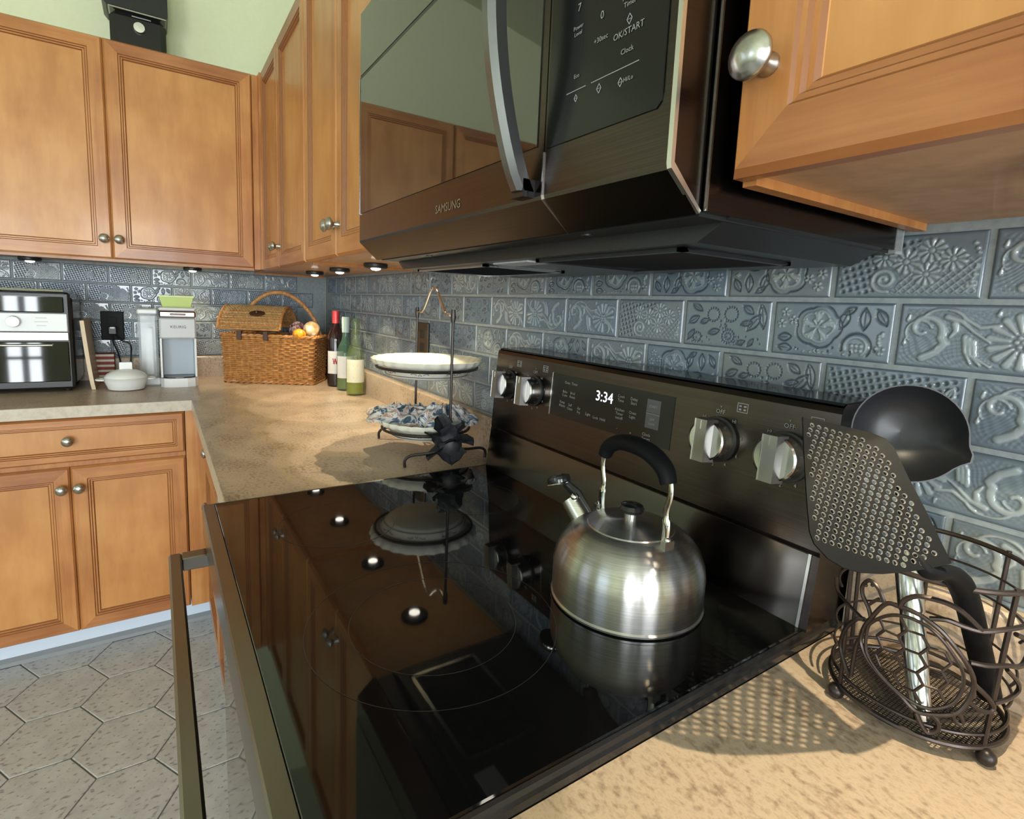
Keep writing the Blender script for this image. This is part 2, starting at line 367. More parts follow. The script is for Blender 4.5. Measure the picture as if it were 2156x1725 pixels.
def glazed(name, lab, cat, P, nu, nv):
    # P(u,v,d): frame in unit coords
    t = thing(name, lab, cat, kind='structure')
    f = MB()
    for (a, b, c, d) in ((0, .05, 0, 1), (.95, 1, 0, 1), (.05, .95, 0, .04), (.05, .95, .96, 1)):
        pts = [P(u_, v_, d_) for u_ in (a, b) for v_ in (c, d) for d_ in (-.05, .0)]; f.hull(pts)
    f.build('window_frame', M_white, t)
    for i in range(1, nu):
        u_ = i/nu; MB().hull([P(u_+s_, v_, d_) for s_ in (-.012, .012) for v_ in (.04, .96) for d_ in (-.035, -.01)]).build('muntin', M_white, t)
    for j in range(1, nv):
        v_ = j/nv; MB().hull([P(u_, v_+s_, d_) for s_ in (-.008, .008) for u_ in (.05, .95) for d_ in (-.035, -.01)]).build('muntin', M_white, t)
glazed('door_1', 'white glazed patio door leaf nearer the range wall, unseen and placed for daylight', 'door', lambda u, v, d: (XR+d-.02, -1.48+1.0*u, .10+2.10*v), 3, 5)
glazed('door_2', 'white glazed patio door leaf farther from the range wall, unseen and placed for daylight', 'door', lambda u, v, d: (XR+d-.02, -3.60+1.2*u, .10+2.10*v), 3, 5)
glazed('window_3', 'tall narrow side light between the patio doors', 'window', lambda u, v, d: (XR+d-.02, -2.14+.31*u, .10+2.10*v), 2, 5)
glazed('window_1', 'white framed window opposite the range', 'window', lambda u, v, d: (2.55+1.2*u, YL-d+.02, 1.0+1.2*v), 2, 2)
glazed('window_2', 'white framed window near the far corner', 'window', lambda u, v, d: (.5+1.2*u, YL-d+.02, 1.0+1.2*v), 2, 2)

# hexagonal floor tiles
HS = .1305; g = .0022
hexm = MB(); pts = [(math.cos(PI/6+k*PI/3+PI/3)*0, 0) for k in range(6)]
R_ = HS-g
hp = [(R_*math.cos(PI/2+k*PI/3), R_*math.sin(PI/2+k*PI/3)) for k in range(6)]
hp2 = [(x*.985, y*.985) for x, y in hp]
hexm.add([(x, y, -.004) for x, y in hp]+[(x, y, -.001) for x, y in hp]+[(x, y, 0) for x, y in hp2],
         [(k, (k+1) % 6, 6+(k+1) % 6, 6+k) for k in range(6)]+[(6+k, 6+(k+1) % 6, 12+(k+1) % 6, 12+k) for k in range(6)]+[tuple(range(12, 18))])
hme = hexm.mesh('floor_tile', M_stone)
for i in range(-3, 13):
    for j in range(-8, 4):
        x = .800+.226*i+(.113 if j % 2 else 0); y = -1.057+.196*j
        if x < .48 or x > 3.3 or y > -.45 or y < -2.7: continue
        if x > .7 and y > -.60: continue
        o = bpy.data.objects.new('floor_tile', hme); C.objects.link(o); o.parent = fl; o.location = (x, y, 0)

# ------------------------------------------------------------------ relief tiles of the splashback
NX, NY = 150, 75
TW, TH = TP-GAP, RP-GAP
U, V = np.meshgrid(np.linspace(0, 2, NX), np.linspace(0, 1, NY))
def dseg(a, b):
    a = np.array(a, float); b = np.array(b, float); d = b-a; L2 = max(d@d, 1e-12)
    t = np.clip(((U-a[0])*d[0]+(V-a[1])*d[1])/L2, 0, 1); return np.hypot(U-a[0]-t*d[0], V-a[1]-t*d[1]), t
def stroke(H, pts, w0, w1=None, amp=1.0, mode='max'):
    w1 = w0 if w1 is None else w1; n = len(pts)-1
    for i in range(n):
        d, t = dseg(pts[i], pts[i+1]); ww = w0+(w1-w0)*((i+t)/n)
        b = amp*np.sqrt(np.clip(1-(d/ww)**2, 0, 1))
        k_ = d < ww; H[k_] = (np.maximum(H, b) if amp > 0 else np.minimum(H, b))[k_]
def dot(H, x, y, r, amp=1.0):
    b = amp*np.sqrt(np.clip(1-((U-x)**2+(V-y)**2)/r**2, 0, 1)); k_ = np.hypot(U-x, V-y) < r; H[k_] = (np.maximum(H, b) if amp > 0 else np.minimum(H, b))[k_]
def arc(cx, cy, r0, r1, a0, a1, n=16):
    return [(cx+(r0+(r1-r0)*k/n)*math.cos(a0+(a1-a0)*k/n), cy+(r0+(r1-r0)*k/n)*math.sin(a0+(a1-a0)*k/n)) for k in range(n+1)]
def petals(H, cx, cy, n, r0, r1, w, amp=1.0, a0=0.0, span=2*PI, skip=()):
    for k in range(n):
        if k in skip: continue
        a = a0+span*k/n; stroke(H, [(cx+r0*math.cos(a), cy+r0*math.sin(a)), (cx+r1*math.cos(a), cy+r1*math.sin(a))], w*.45, w, amp)
def leafline(H, x, y, a, ln, wd, amp=-1.0, w=.018):
    c, s_ = math.cos(a), math.sin(a)
    for sg in (1, -1):
        stroke(H, [(x+c*ln*t-s_*sg*wd*math.sin(PI*t), y+s_*ln*t+c*sg*wd*math.sin(PI*t)) for t in np.linspace(0, 1, 9)], w, w, amp)
    stroke(H, [(x+c*ln*.15, y+s_*ln*.15), (x+c*ln*.9, y+s_*ln*.9)], w*.8, w*.5, amp*.8)
rs = np.random.RandomState(3)
wav = .16*np.sin(U*70+6*np.sin(V*9))*np.sin(V*64+5*np.sin(U*8))
def d_scroll():
    H = wav.copy()
    stroke(H, arc(.34, .60, .05, .26, PI*1.6, -PI*.15, 20)+[(.62, .40), (.52, .26), (.36, .16)], .028, .060)
    stroke(H, arc(.30, .56, .16, .20, PI*.15, PI*1.25, 12), .02, .012, .8)
    stroke(H, arc(.60, .60, .34, .30, PI*.80, PI*.20, 12)+[(1.02, .66), (1.22, .70)], .02, .03)
    stroke(H, [(.62, .80), (.80, .74), (.95, .60), (1.15, .45)], .045, .015)
    stroke(H, [(.72, .70), (.74, .60), (.68, .50)], .05, .02)
    for k in range(3): stroke(H, [(.86+.05*k, .52-.03*k), (.88+.06*k, .30-.04*k), (.96+.11*k, .13-.012*k)], .04, .018)
    petals(H, 1.50, .48, 15, .15, .36, .055, 1.0, .1, skip=(12, 13, 14))
    for k in range(7): dot(H, 1.50+.075*math.cos(k*PI/3), .48+.075*math.sin(k*PI/3) if k < 6 else .48, .035) if k < 6 else dot(H, 1.50, .48, .035)
    stroke(H, [(1.60, .42), (1.76, .34), (1.88, .20), (1.94, .08)], .05, .03)
    stroke(H, arc(1.62, .20, .16, .12, PI*.6, -PI*.35, 10), .03, .02)
    stroke(H, arc(1.84, .62, .20, .10, PI*1.0, -PI*.2, 10), .04, .02)
    for x, y in ((.12, .74), (.52, .28), (.10, .36), (1.2, .85)): stroke(H, [(x, y), (x+.02, y+.08)], .028, .015)
    return H
def d_rosette():
    H = np.zeros_like(U)
    cx, cy = .82, .56
    th = np.linspace(0, 2*PI, 61)
    stroke(H, [(cx+(.34+.045*abs(math.cos(2.5*t)))*math.cos(t)*1.05, cy+(.34+.045*abs(math.cos(2.5*t)))*math.sin(t)) for t in th], .018, .018, -1)
    stroke(H, [(cx+(.24+.04*abs(math.cos(2.5*t)))*math.cos(t), cy+(.24+.04*abs(math.cos(2.5*t)))*math.sin(t)) for t in th], .026, .026, .5)
    petals(H, cx, cy, 5, .10, .20, .07, .75, PI/2)
    for k in range(5):
        a = PI/2+2*PI*k/5
        for q in (-.25, 0, .25): dot(H, cx+.24*math.cos(a+q), cy+.24*math.sin(a+q), .024)
    petals(H, cx, cy, 6, .05, .12, .03, 1)
    dot(H, cx, cy, .045, .4)
    for (x, y, a, ln, wd) in ((.10, .32, .1, .26, .075), (.12, .15, -.1, .26, .075), (1.30, .86, -1.9, .34, .08), (1.56, .90, -1.55, .36, .08), (1.74, .88, -1.0, .30, .07), (1.22, .80, .5, .22, .05)): leafline(H, x, y, a, ln, wd)
    for x, y in ((.22, .80), (.38, .66), (.16, .58)):
        petals(H, x, y, 5, .02, .065, .028, .8, .4); dot(H, x, y, .02, -.6)
    stroke(H, arc(1.48, .24, .24, .22, PI*1.1, -PI*.2, 18), .02, .02, -1); stroke(H, arc(1.48, .24, .18, .16, PI*1.1, -PI*.3, 16), .03, .02, .6)
    for k in range(6): dot(H, 1.42+.07*(k % 3), .18+.08*(k//3), .035, .9)
    for k in range(26): dot(H, .42+1.5*rs.rand(), .05+.17*rs.rand(), .022, 1 if k % 2 else -.9)
    for k in range(10): dot(H, 1.78+.12*rs.rand(), .12+.5*rs.rand(), .03, .9)
    return H
def d_dotted():
    H = np.zeros_like(U)
    for (x, y, r, n) in ((.72, .70, .14, 15), (1.14, .72, .15, 16), (1.10, .26, .14, 15), (.34, .20, .10, 11)):
        for k in range(n): dot(H, x+r*math.cos(2*PI*k/n), y+r*math.sin(2*PI*k/n), .024, -1)
    for k in range(9): dot(H, 1.10+.07*math.cos(k*.7), .26+.07*math.sin(k*.7), .02, -1)
    for (x, y, a, ln, wd) in ((.10, .50, .5, .30, .07), (.18, .92, -.5, .3, .06), (.40, .52, .3, .22, .05), (.62, .30, .25, .28, .06), (1.40, .90, -.6, .28, .07), (1.52, .40, .9, .42, .09), (1.78, .95, -1.4, .5, .08), (1.30, .12, .3, .2, .04), (1.55, .08, .9, .2, .04), (1.36, .52, .2, .26, .05), (.08, .12, .9, .3, .05)): leafline(H, x, y, a, ln, wd)
    for k in range(40): dot(H, .1+1.8*rs.rand(), .06+.22*rs.rand(), .017, -1)
    for k in range(14): dot(H, .86+.2*rs.rand(), .40+.2*rs.rand(), .019, -1)
    return H
def d_lace(full=True):
    H = np.zeros_like(U)
    a = np.sin(U*27+V*9)*np.sin(V*27-U*9); grid1 = np.clip(np.abs(a)*2.0-.95, -.25, .9)
    b = np.maximum(np.cos((U+V)*52), np.cos((U-V)*52)); lat = np.clip((b-.55)*1.4, 0, .6)
    right = 1/(1+np.exp(-(U-1.05-(V-.5)*.9)*30))
    H = -grid1*(1-right)+lat*right*(V < .62) if full else -grid1*1.0
    if full:
        for x, y, r in ((1.02, .58, .19), (1.34, .74, .18), (1.30, .38, .17), (1.62, .60, .16), (.72, .66, .17)):
            H[np.hypot(U-x, V-y) < r*1.05] *= .1
            petals(H, x, y, 10, r*.38, r*.9, r*.2, 1.0, .3); dot(H, x, y, r*.25, .8)
        H[np.hypot(U-.74, V-.30) < .22] *= .1
        stroke(H, arc(.74, .30, .02, .20, 0, PI*3.6, 34), .03, .03, .9)
        for k in range(12): dot(H, 1.82+.1*rs.rand(), .15+.7*rs.rand(), .03, 1)
    else:
        x, y, r = 1.20, .42, .20; H[np.hypot(U-x, V-y) < r*1.05] *= .1
        petals(H, x, y, 12, r*.35, r*.92, r*.18, 1.0, .2); dot(H, x, y, r*.22, .8)
        leafline(H, 1.78, .60, 1.2, .22, .05, .9, .02)
    return H
def tile_mesh(H, name):
    # pillowed edge, relief on the face; local X width, Z height, face towards -Y
    e = np.minimum(np.minimum(U, 2-U)*TW/2, np.minimum(V, 1-V)*TH)
    m_ = np.clip((e-.0045)/.003, 0, 1)
    H = np.clip(H, -1, 1)*m_
    pil = .0035*np.sqrt(np.clip(e/.0035, 0, 1)*(2-np.clip(e/.0035, 0, 1)))
    Y = -(pil-.0035+H*.0015)
    vs = np.stack([U*TW/2, Y, V*TH], -1).reshape(-1, 3)
    idx = np.arange(NX*NY).reshape(NY, NX)
    fs = np.stack([idx[:-1, :-1], idx[:-1, 1:], idx[1:, 1:], idx[1:, :-1]], -1).reshape(-1, 4)
    me = bpy.data.meshes.new(name); me.from_pydata(vs.tolist(), [], fs.tolist()); me.polygons.foreach_set('use_smooth', [True]*len(fs))
    at = me.attributes.new('relief', 'FLOAT', 'POINT'); rel = (.5+.45*H-.25*(1-np.clip(e/.006, 0, 1))).reshape(-1)
    at.data.foreach_set('value', rel.astype(np.float32)); me.materials.append(None); me.update(); return me
DES = [tile_mesh(f(), 'splashback_tile') for f in (d_scroll, d_rosette, d_dotted, d_lace, lambda: d_lace(False))]
H_ = d_scroll(); DES.append(tile_mesh(H_[::-1, ::-1].copy(), 'splashback_tile'))
H_ = d_rosette(); DES.append(tile_mesh(H_[::-1, ::-1].copy(), 'splashback_tile'))
wallR = bpy.data.objects['wall_right']; wallB = bpy.data.objects['wall_back']
X0 = 2.4582
fixed = {(4, 1): 0, (4, 0): 1, (4, -1): 2, (4, -2): 3, (4, -3): 0, (5, 1): 3, (5, 0): 6, (5, -1): 6, (5, -2): 1, (5, 2): 0, (3, 2): 0, (3, 1): 4, (3, 0): 2, (3, -1): 1, (3, -2): 0, (2, 1): 5, (2, 0): 0, (1, 2): 0, (1, 1): 2}
# slots carry the glaze, so tiles share relief meshes
def put_tile(wall, loc, rz, dk, gk):
    o = bpy.data.objects.new('splashback_tile', DES[dk]); C.objects.link(o); o.parent = wall
    o.location = loc; o.rotation_euler = (0, 0, rz)
    o.material_slots[0].link = 'OBJECT'; o.material_slots[0].material = M_glaze[gk]
for row in range(1, 6):
    off = 0.0 if row % 2 == 0 else -.5*TP
    z = ZS+(row-1)*RP+GAP/2
    for k in range(-17, 8):
        x = X0+k*TP+off+GAP/2
        if x < -.12 or x > 3.35: continue
        dk = fixed.get((row, k), rnd.choice([0, 1, 2, 3, 3, 4, 5]))
        if x < 0: continue
        put_tile(wallR, (x, .0, z), 0, dk, rnd.choice([0, 0, 0, 1, 2]))
    off = -.2927 if row % 2 == 1 else -.2927+.5*TP
    for k in range(-9, 2):
        y = off+k*TP+GAP/2
        if y+TW > .0 or y < -1.62: continue
        put_tile(wallB, (.0, y, z), PI/2, rnd.choice([0, 1, 2, 3, 3, 4, 5]), rnd.choice([0, 0, 1, 2]))
# grout bed behind the tiles
MB().box((0, .0022, ZS-.01), (3.5, .0079, ZS+5*RP+.012)).build('grout', M_grout, wallR, world=False)
MB().box((-.0079, -1.75, ZS-.01), (-.0022, 0, ZS+5*RP+.012)).build('grout', M_grout, wallB, world=False)

# ------------------------------------------------------------------ cabinets
PROF = [(0, 0), (0, .0125), (.0055, .0195), (.043, .0195), (.0455, .0165), (.0495, .0165), (.052, .0125), (.0565, .0125), (.0595, .0085), (.062, .0070)]
PROF_D = [(0, 0), (0, .0125), (.0055, .0195), (.024, .0195), (.026, .0165), (.029, .0165), (.031, .0125), (.0345, .0125), (.037, .0085), (.039, .0070)]
def knob(name, p, n, parent, m=None):
    mb = MB().lathe([(.0085, 0), (.0085, .003), (.0062, .006), (.0058, .013), (.009, .017), (.0145, .020), (.0166, .0230), (.0168, .0250), (.0156, .0270), (.0142, .0280), (.0136, .0288), (.0105, .0314), (.006, .0334), (1e-7, .0342)], 24, p, n)
    return mb.build(name, m or M_nickel, parent)
def door(parent, o, u, n, W_, H_, prof=PROF, knobuv=None, name='door', knobname='knob'):
    # o: lower corner on the carcass face, u: width direction, n: outward
    o = Vector(o); u = Vector(u); n = Vector(n); v = Vector((0, 0, 1))
    P = lambda a, b, h: o+u*a+v*b+n*h
    pw = prof[-1][0]; ph = .0080
    d = MB().hull([P(a, b, h) for a in (pw-.004, W_-pw+.004) for b in (pw-.004, H_-pw+.004) for h in (.001, ph)]).build(name, M_wood_p, parent)
    def rail(nm, A, Ln, m):
        mb = MB(); k = len(prof)
        vs = [A(q[0], q[0], q[1]) for q in prof]+[A(Ln-q[0], q[0], q[1]) for q in prof]
        fs = [(i, i+1, k+i+1, k+i) for i in range(k-1)]+[tuple(range(k-1, -1, -1)), tuple(range(k, 2*k))]
        ro = mb.add(vs, fs).build(nm, m, d); ro.data.materials.append(M_woodglaze)
        for i in (3, 5, 7): ro.data.polygons[i].material_index = 1
    g_ = .0004
    rail('rail', lambda t, d_, h: P(t, d_, h), W_, rnd.choice([M_wood_h, M_wood_h2]))
    rail('rail', lambda t, d_, h: P(t, H_-d_, h), W_, rnd.choice([M_wood_h, M_wood_h2]))
    rail('stile', lambda t, d_, h: P(d_, t, h), H_, M_wood_v)
    rail('stile', lambda t, d_, h: P(W_-d_, t, h), H_, M_wood_v)
    if knobuv: knob(knobname, P(knobuv[0], knobuv[1], .0195 if prof is PROF else .0085), n, d)
    return d
CB, CTOP = 1.417, 2.205        # wall cabinet bottom and top
UD = .338                      # carcass depth, the doors add 20 mm
def upper_back(y0, y1, lab):
    t = thing('wall_cabinet', lab, 'cabinet', (0.01, (y0+y1)/2, CB))
    b = MB().box((0.002, y0+.001, CB), (UD, y1-.001, CTOP)); b.build('body', M_wood_d, t)
    MB().box((UD-.002, y0+.001, CB-.006), (UD-.022, y1-.001, CB)).build('bottom_rail', M_wood_h, t)
    g_ = .002; w_ = (y1-y0)/2
    door(t, (UD, y0+g_, CB+.004), (0, 1, 0), (1, 0, 0), w_-1.5*g_, CTOP-CB-.006, knobuv=(w_-1.5*g_-.022, .072))
    door(t, (UD, y0+w_+g_/2, CB+.004), (0, 1, 0), (1, 0, 0), w_-1.5*g_, CTOP-CB-.006, knobuv=(.022, .072))
    return t
upper_back(-1.366, -.385, 'two-door maple wall cabinet above the coffee maker and air fryer')
upper_back(-2.35, -1.37, 'two-door maple wall cabinet farther from the range, out past the air fryer')
MB_ = MB().box((.002, -.384, CB), (UD+.006, -.362, CTOP)).box((UD+.006, -.362, CB), (.3875, -.3385, CTOP)); tag(MB_.build('corner_filler', M_wood_v), 'narrow maple filler strip in the inner corner of the wall cabinets', 'filler strip')
def upper_right(x0, x1, zb, zt, lab, seam=None, name='wall_cabinet', skip_left=0.0, oneknob=None, dep=UD):
    t = thing(name, lab, 'cabinet', ((x0+x1)/2, -.01, zb))
    MB().box((x0+.001, 0, zb), (x1-.001, -dep, zt)).build('body', M_wood_d, t)
    MB().box((x0+.001, -dep+.002, zb-.008), (x0+.013, -.006, zb)).build('side_lip', M_wood_v, t)
    g_ = .002; d0 = x0+skip_left
    if seam is None:
        w_ = x1-d0-2*g_
        door(t, (d0+g_, -dep, zb-.004), (1, 0, 0), (0, -1, 0), w_, zt-zb+.002, knobuv=oneknob)
    else:
        door(t, (d0+g_, -dep, zb-.004), (1, 0, 0), (0, -1, 0), seam-d0-1.5*g_, zt-zb+.002, knobuv=(seam-d0-1.5*g_-.022, .075))
        door(t, (seam+g_/2, -dep, zb-.004), (1, 0, 0), (0, -1, 0), x1-seam-1.5*g_, zt-zb+.002, knobuv=(.022, .075))
    return t
upper_right(.003, 1.155, CB, CTOP, 'two-door maple wall cabinet in the corner above the wine bottles', seam=.735, skip_left=.385)
upper_right(1.157, 1.838, CB, CTOP, 'two-door maple wall cabinet beside the microwave', seam=1.50)
upper_right(1.842, 2.612, 1.845, CTOP, 'short two-door maple cabinet above the microwave', seam=2.227)
upper_right(2.620, 3.40, CB, CTOP, 'single maple wall cabinet above the utensil basket', seam=None, oneknob=(.026, .076))
# base cabinets
BD = .615
def base_back(y0, y1, lab):
    t = thing('base_cabinet', lab, 'cabinet', (.3, (y0+y1)/2, 0))
    MB().box((.01, y0+.001, .10), (BD, y1-.001, CT-.04)).build('body', M_wood_v, t)
    W_ = y1-y0-.006; h = W_/2
    door(t, (BD, y0+.003, .718), (0, 1, 0), (1, 0, 0), W_, .150, PROF_D, (W_/2, .075), name='drawer')
    door(t, (BD, y0+.003, .104), (0, 1, 0), (1, 0, 0), h-.0015, .596, PROF, (h-.0015-.022, .525))
    door(t, (BD, y0+.003+h+.0015, .104), (0, 1, 0), (1, 0, 0), h-.0015, .596, PROF, (.022, .525))
base_back(-1.352, -.672, 'maple base cabinet under the coffee maker with drawer and two doors')
base_back(-2.06, -1.356, 'maple base cabinet under the air fryer end of the counter')
tag(MB().box((.50, -.671, .10), (BD+.016, -.612, CT-.04)).build('corner_filler', M_wood_v), 'maple corner post between the two runs of base cabinets', 'filler strip')
t = thing('base_cabinet', 'maple base cabinet on the range side of the corner with one drawer', 'cabinet', (1.2, -.3, 0))
MB().box((.635, -.595, .10), (1.842, -.01, CT-.04)).build('body', M_wood_v, t)
door(t, (.662, -.595, .718), (1, 0, 0), (0, -1, 0), .40, .150, PROF_D, (.20, .045), name='drawer')
door(t, (.662, -.595, .104), (1, 0, 0), (0, -1, 0), .40, .596, PROF, (.36, .525))
door(t, (1.066, -.595, .718), (1, 0, 0), (0, -1, 0), .77, .150, PROF_D, (.385, .075), name='drawer')
door(t, (1.066, -.595, .104), (1, 0, 0), (0, -1, 0), .383, .596, PROF, (.36, .525))
door(t, (1.452, -.595, .104), (1, 0, 0), (0, -1, 0), .383, .596, PROF, (.024, .525))
t = thing('base_cabinet', 'maple base cabinet to the near side of the range', 'cabinet', (3.0, -.3, 0))
MB().box((2.612, -.595, .10), (3.70, -.01, CT-.04)).build('body', M_wood_v, t)
door(t, (2.63, -.595, .104), (1, 0, 0), (0, -1, 0), .50, .596, PROF, (.47, .525)); door(t, (3.14, -.595, .104), (1, 0, 0), (0, -1, 0), .50, .596, PROF, (.024, .525))
o = MB().box((.545, -2.6, .002), (.557, -.545, .098)).build('baseboard_back', M_toe); tag(o, 'white toe board under the coffee counter cabinets', 'toe board', kind='structure')
MB().prism([(.557, .0), (.574, .0), (.570, .012), (.557, .024)], 1, -2.6, -.545).build('shoe_moulding', M_shoe, o)
o = MB().box((.557, -.557, .002), (1.84, -.545, .098)).build('baseboard_right', M_toe); tag(o, 'white toe board beside the oven', 'toe board', kind='structure')
# countertops
def edge_prism(mb, poly, z0, z1): mb.prism(poly, 2, z0, z1)
cl = thing('countertop', 'beige laminate L-shaped countertop in the corner under the wicker hamper', 'countertop', (.6, -.4, CT))
MB().prism([(.002, -.002), (.002, -2.6), (.648, -2.6), (.648, -.648), (1.843, -.648), (1.843, -.002)], 2, CT-.038, CT).build('worktop', M_counter, cl)
MB().prism([(.648, CT-.0385), (.6495, CT-.0385), (.6495, CT-.001), (.648, CT-.0004)], 1, -2.6, -.6495).build('edge_band', M_counter2, cl)
MB().prism([(-.648, CT-.0385), (-.6495, CT-.0385), (-.6495, CT-.001), (-.648, CT-.0004)], 0, .6495, 1.843).build('edge_band', M_counter2, cl)
MB().prism([(-.001, CT+.0002), (-.021, CT+.0002), (-.021, ZS-.006), (-.016, ZS-.0008), (-.001, ZS-.0008)], 0, .0215, 1.843).build('upstand', M_counter); tag(bpy.data.objects['upstand'], 'beige laminate upstand along the range wall behind the dish stand', 'upstand')
MB().prism([(.001, CT+.0002), (.021, CT+.0002), (.021, ZS-.006), (.016, ZS-.0008), (.001, ZS-.0008)], 1, -2.6, -.002).build('upstand', M_counter); tag(bpy.data.objects['upstand.001'], 'beige laminate upstand along the back wall behind the coffee maker', 'upstand')
cr = thing('countertop', 'beige laminate countertop in front, holding the utensil basket', 'countertop', (3.1, -.32, CT))
MB().prism([(2.607, -.002), (2.607, -.648), (3.9, -.648), (3.9, -.002)], 2, CT-.038, CT).build('worktop', M_counter, cr)
MB().prism([(-.001, CT+.0002), (-.021, CT+.0002), (-.021, ZS-.006), (-.016, ZS-.0008), (-.001, ZS-.0008)], 0, 2.607, 3.9).build('upstand', M_counter); tag(bpy.data.objects['upstand.002'], 'beige laminate upstand behind the utensil basket', 'upstand')

# ------------------------------------------------------------------ under-cabinet puck lamps
def puck(x, y, lab, lit=1.0, rot=0):
    z = CB-.0005
    t = thing('puck_light', lab, 'puck light', (x, y, z), group='puck lights under the wall cabinets')
    MB().lathe([(.034, 0), (.036, -.002), (.036, -.010), (.033, -.0135), (.020, -.0145), (1e-7, -.0145)], 28, (0, 0, 0)).build('housing', M_blackpl, t, world=False)
    MB().lathe([(.015, -.0140), (.0145, -.0165), (.010, -.0195), (1e-7, -.021)], 20, (0, 0, 0)).build('lens', M_lens, t, world=False)
    for nm, ang, en, col, bl, sz in (('puck_beam', 68, 4.3*lit, (1.0, .88, .72), .10, .0025), ('puck_rim_beam', 74, 2.0*lit, (1.0, .72, .20), .06, .0025), ('puck_wide_beam', 90, 2.7*lit, (1.0, .85, .56), .05, .0025)):
        l = bpy.data.lights.new(nm, 'SPOT'); l.energy = en; l.color = col; l.spot_size = math.radians(ang); l.spot_blend = bl; l.shadow_soft_size = sz
        o = bpy.data.objects.new(nm, l); C.objects.link(o); o.parent = t; o.location = (0, 0, -.024)
    return t
puck(.12, -1.15, 'black puck light under the back cabinet above the air fryer', .6)
puck(.12, -.605, 'black puck light under the back cabinet above the hamper', .7)
puck(.535, -.18, 'black puck light under the corner cabinet, farthest along the range wall')
puck(.905, -.18, 'black puck light in the middle of the three seen along the range wall')
puck(1.29, -.18, 'black puck light closest to the microwave of the three in view')
puck(1.63, -.18, 'black puck light half hidden behind the microwave, mirrored in the cooktop')
puck(2.812, -.238, 'black puck light under the cabinet above the utensil basket', 1.35)
puck(3.18, -.238, 'black puck light at the far end of the cabinet above the utensil basket', .25)

# ------------------------------------------------------------------ range
RX0, RX1, RZ = 1.8465, 2.6035, .931
rg = thing('kitchen_range', 'black stainless electric range with glass cooktop and rear controls', 'range', ((RX0+RX1)/2, -.34, 0))
MB().box((RX0+.004, -.63, .04), (RX1-.004, -.01, .905)).build('body', M_blackpl, rg)
MB().cbox((RX0+.002, -.662, .20), (RX1-.002, -.632, .865), .006).build('oven_door', M_blackglass, rg)
MB().cbox((RX0+.002, -.668, .05), (RX1-.002, -.632, .190), .006).build('storage_drawer', M_blackss, rg)
# cooktop: glass pane and metal frame
MB().cbox((RX0+.006, -.6695, .918), (RX1-.006, -.098, RZ), .0015).build('cooktop_glass', M_blackglass, rg)
MB().prism([(-.6885, .872), (-.6885, .929), (-.6865, .9305), (-.6700, .9305), (-.6700, .872)], 0, RX0, RX1).build('front_trim', M_darkss, rg)
MB().prism([(RX0-.0004, .916), (RX0-.0004, .928), (RX0+.0022, .931), (RX0+.0055, .930), (RX0+.0055, .900), (RX0+.0022, .900)], 1, -.6700, -.02).build('side_trim', M_blackpl, rg)
MB().prism([(RX1+.0030, .9155), (RX1+.0030, .9225), (RX1+.0005, .925), (RX1-.001, .929), (RX1-.0035, .9312), (RX1-.0055, .930), (RX1-.0055, .900), (RX1-.002, .900)], 1, -.6885, -.02).build('side_trim', M_blackgl, rg)
# burner outline rings
def ring_flat(mb, c, r0, r1, z, n=90): mb.grid([[(c[0]+r*math.cos(2*PI*k/n), c[1]+r*math.sin(2*PI*k/n), z) for k in range(n)] for r in (r0, r1)], closeu=True)
M_ringmark = mat('faint grey burner outline', (.026, .025, .024), .3)
for c, r in (((2.364, -.480), .146), ((2.364, -.480), .098), ((2.03, -.50), .095), ((2.03, -.235), .085)):
    mb = MB(); ring_flat(mb, c, r-.0009, r, RZ+.00025); mb.build('burner_outline', M_ringmark, rg)
# backguard
bgp = [(-.1005, .9312), (-.0895, 1.022), (-.0905, 1.028), (-.0795, 1.196), (-.0765, 1.203), (-.070, 1.207), (-.010, 1.208), (-.008, 1.204), (-.008, .905), (-.1005, .905)]
bg = MB().prism(bgp, 0, RX0+.002, RX1-.001).build('backguard', M_blackss, rg)
MB().prism([(-.1015, .9314), (-.0907, 1.0215), (-.0895, 1.0215), (-.0995, .9314)], 0, RX0+.002, RX1-.014).build('lower_splash', M_splash, bg)
MB().prism([(-.1025, .9314), (-.0910, 1.0225), (-.088, 1.0225), (-.098, .9314)], 0, RX1-.0135, RX1-.010).build('end_bead', M_edge, bg)
MB().prism([(-.0755, 1.2055), (-.010, 1.2086), (-.010, 1.2098), (-.070, 1.2082)], 0, RX0+.003, RX1-.002).build('top_cap', M_blackgl, bg)
fy = lambda z: -.0905+(z-1.028)*(.011/.168)          # control face
pn = Vector((0, -1, .011/.168)).normalized(); pu = Vector((1, 0, 0)); pv = pu.cross(-pn).normalized()
if pv.z < 0: pv = -pv
def face(x, z, d=0.0): return Vector((x, fy(z), z))+pn*d
def plate(a, b, c, d, t0, t1): return MB().hull([face(x, z, t) for x in (a, b) for z in (c, d) for t in (t0, t1)])
dp = plate(2.062, 2.366, 1.094, 1.177, -.001, .0008).build('display_panel', M_touch, bg)
plate(2.0605, 2.0625, 1.0935, 1.1775, 0, .0012).build('display_edge', M_edge, dp)
mb = MB(); text(mb, '3:34', face(2.213, 1.1515, .001), pu, pv, .026); mb.build('clock_digits', M_digits, dp)
plate(2.312, 2.340, 1.1445, 1.166, .0008, .0011).build('start_key', M_padkey, dp)
plate(2.312, 2.340, 1.1195, 1.1425, .0008, .0011).build('cancel_key', M_padkey, dp)
plate(2.312, 2.340, 1.1428, 1.1437, .0008, .0014).build('key_line', M_print, dp)
mb = MB()
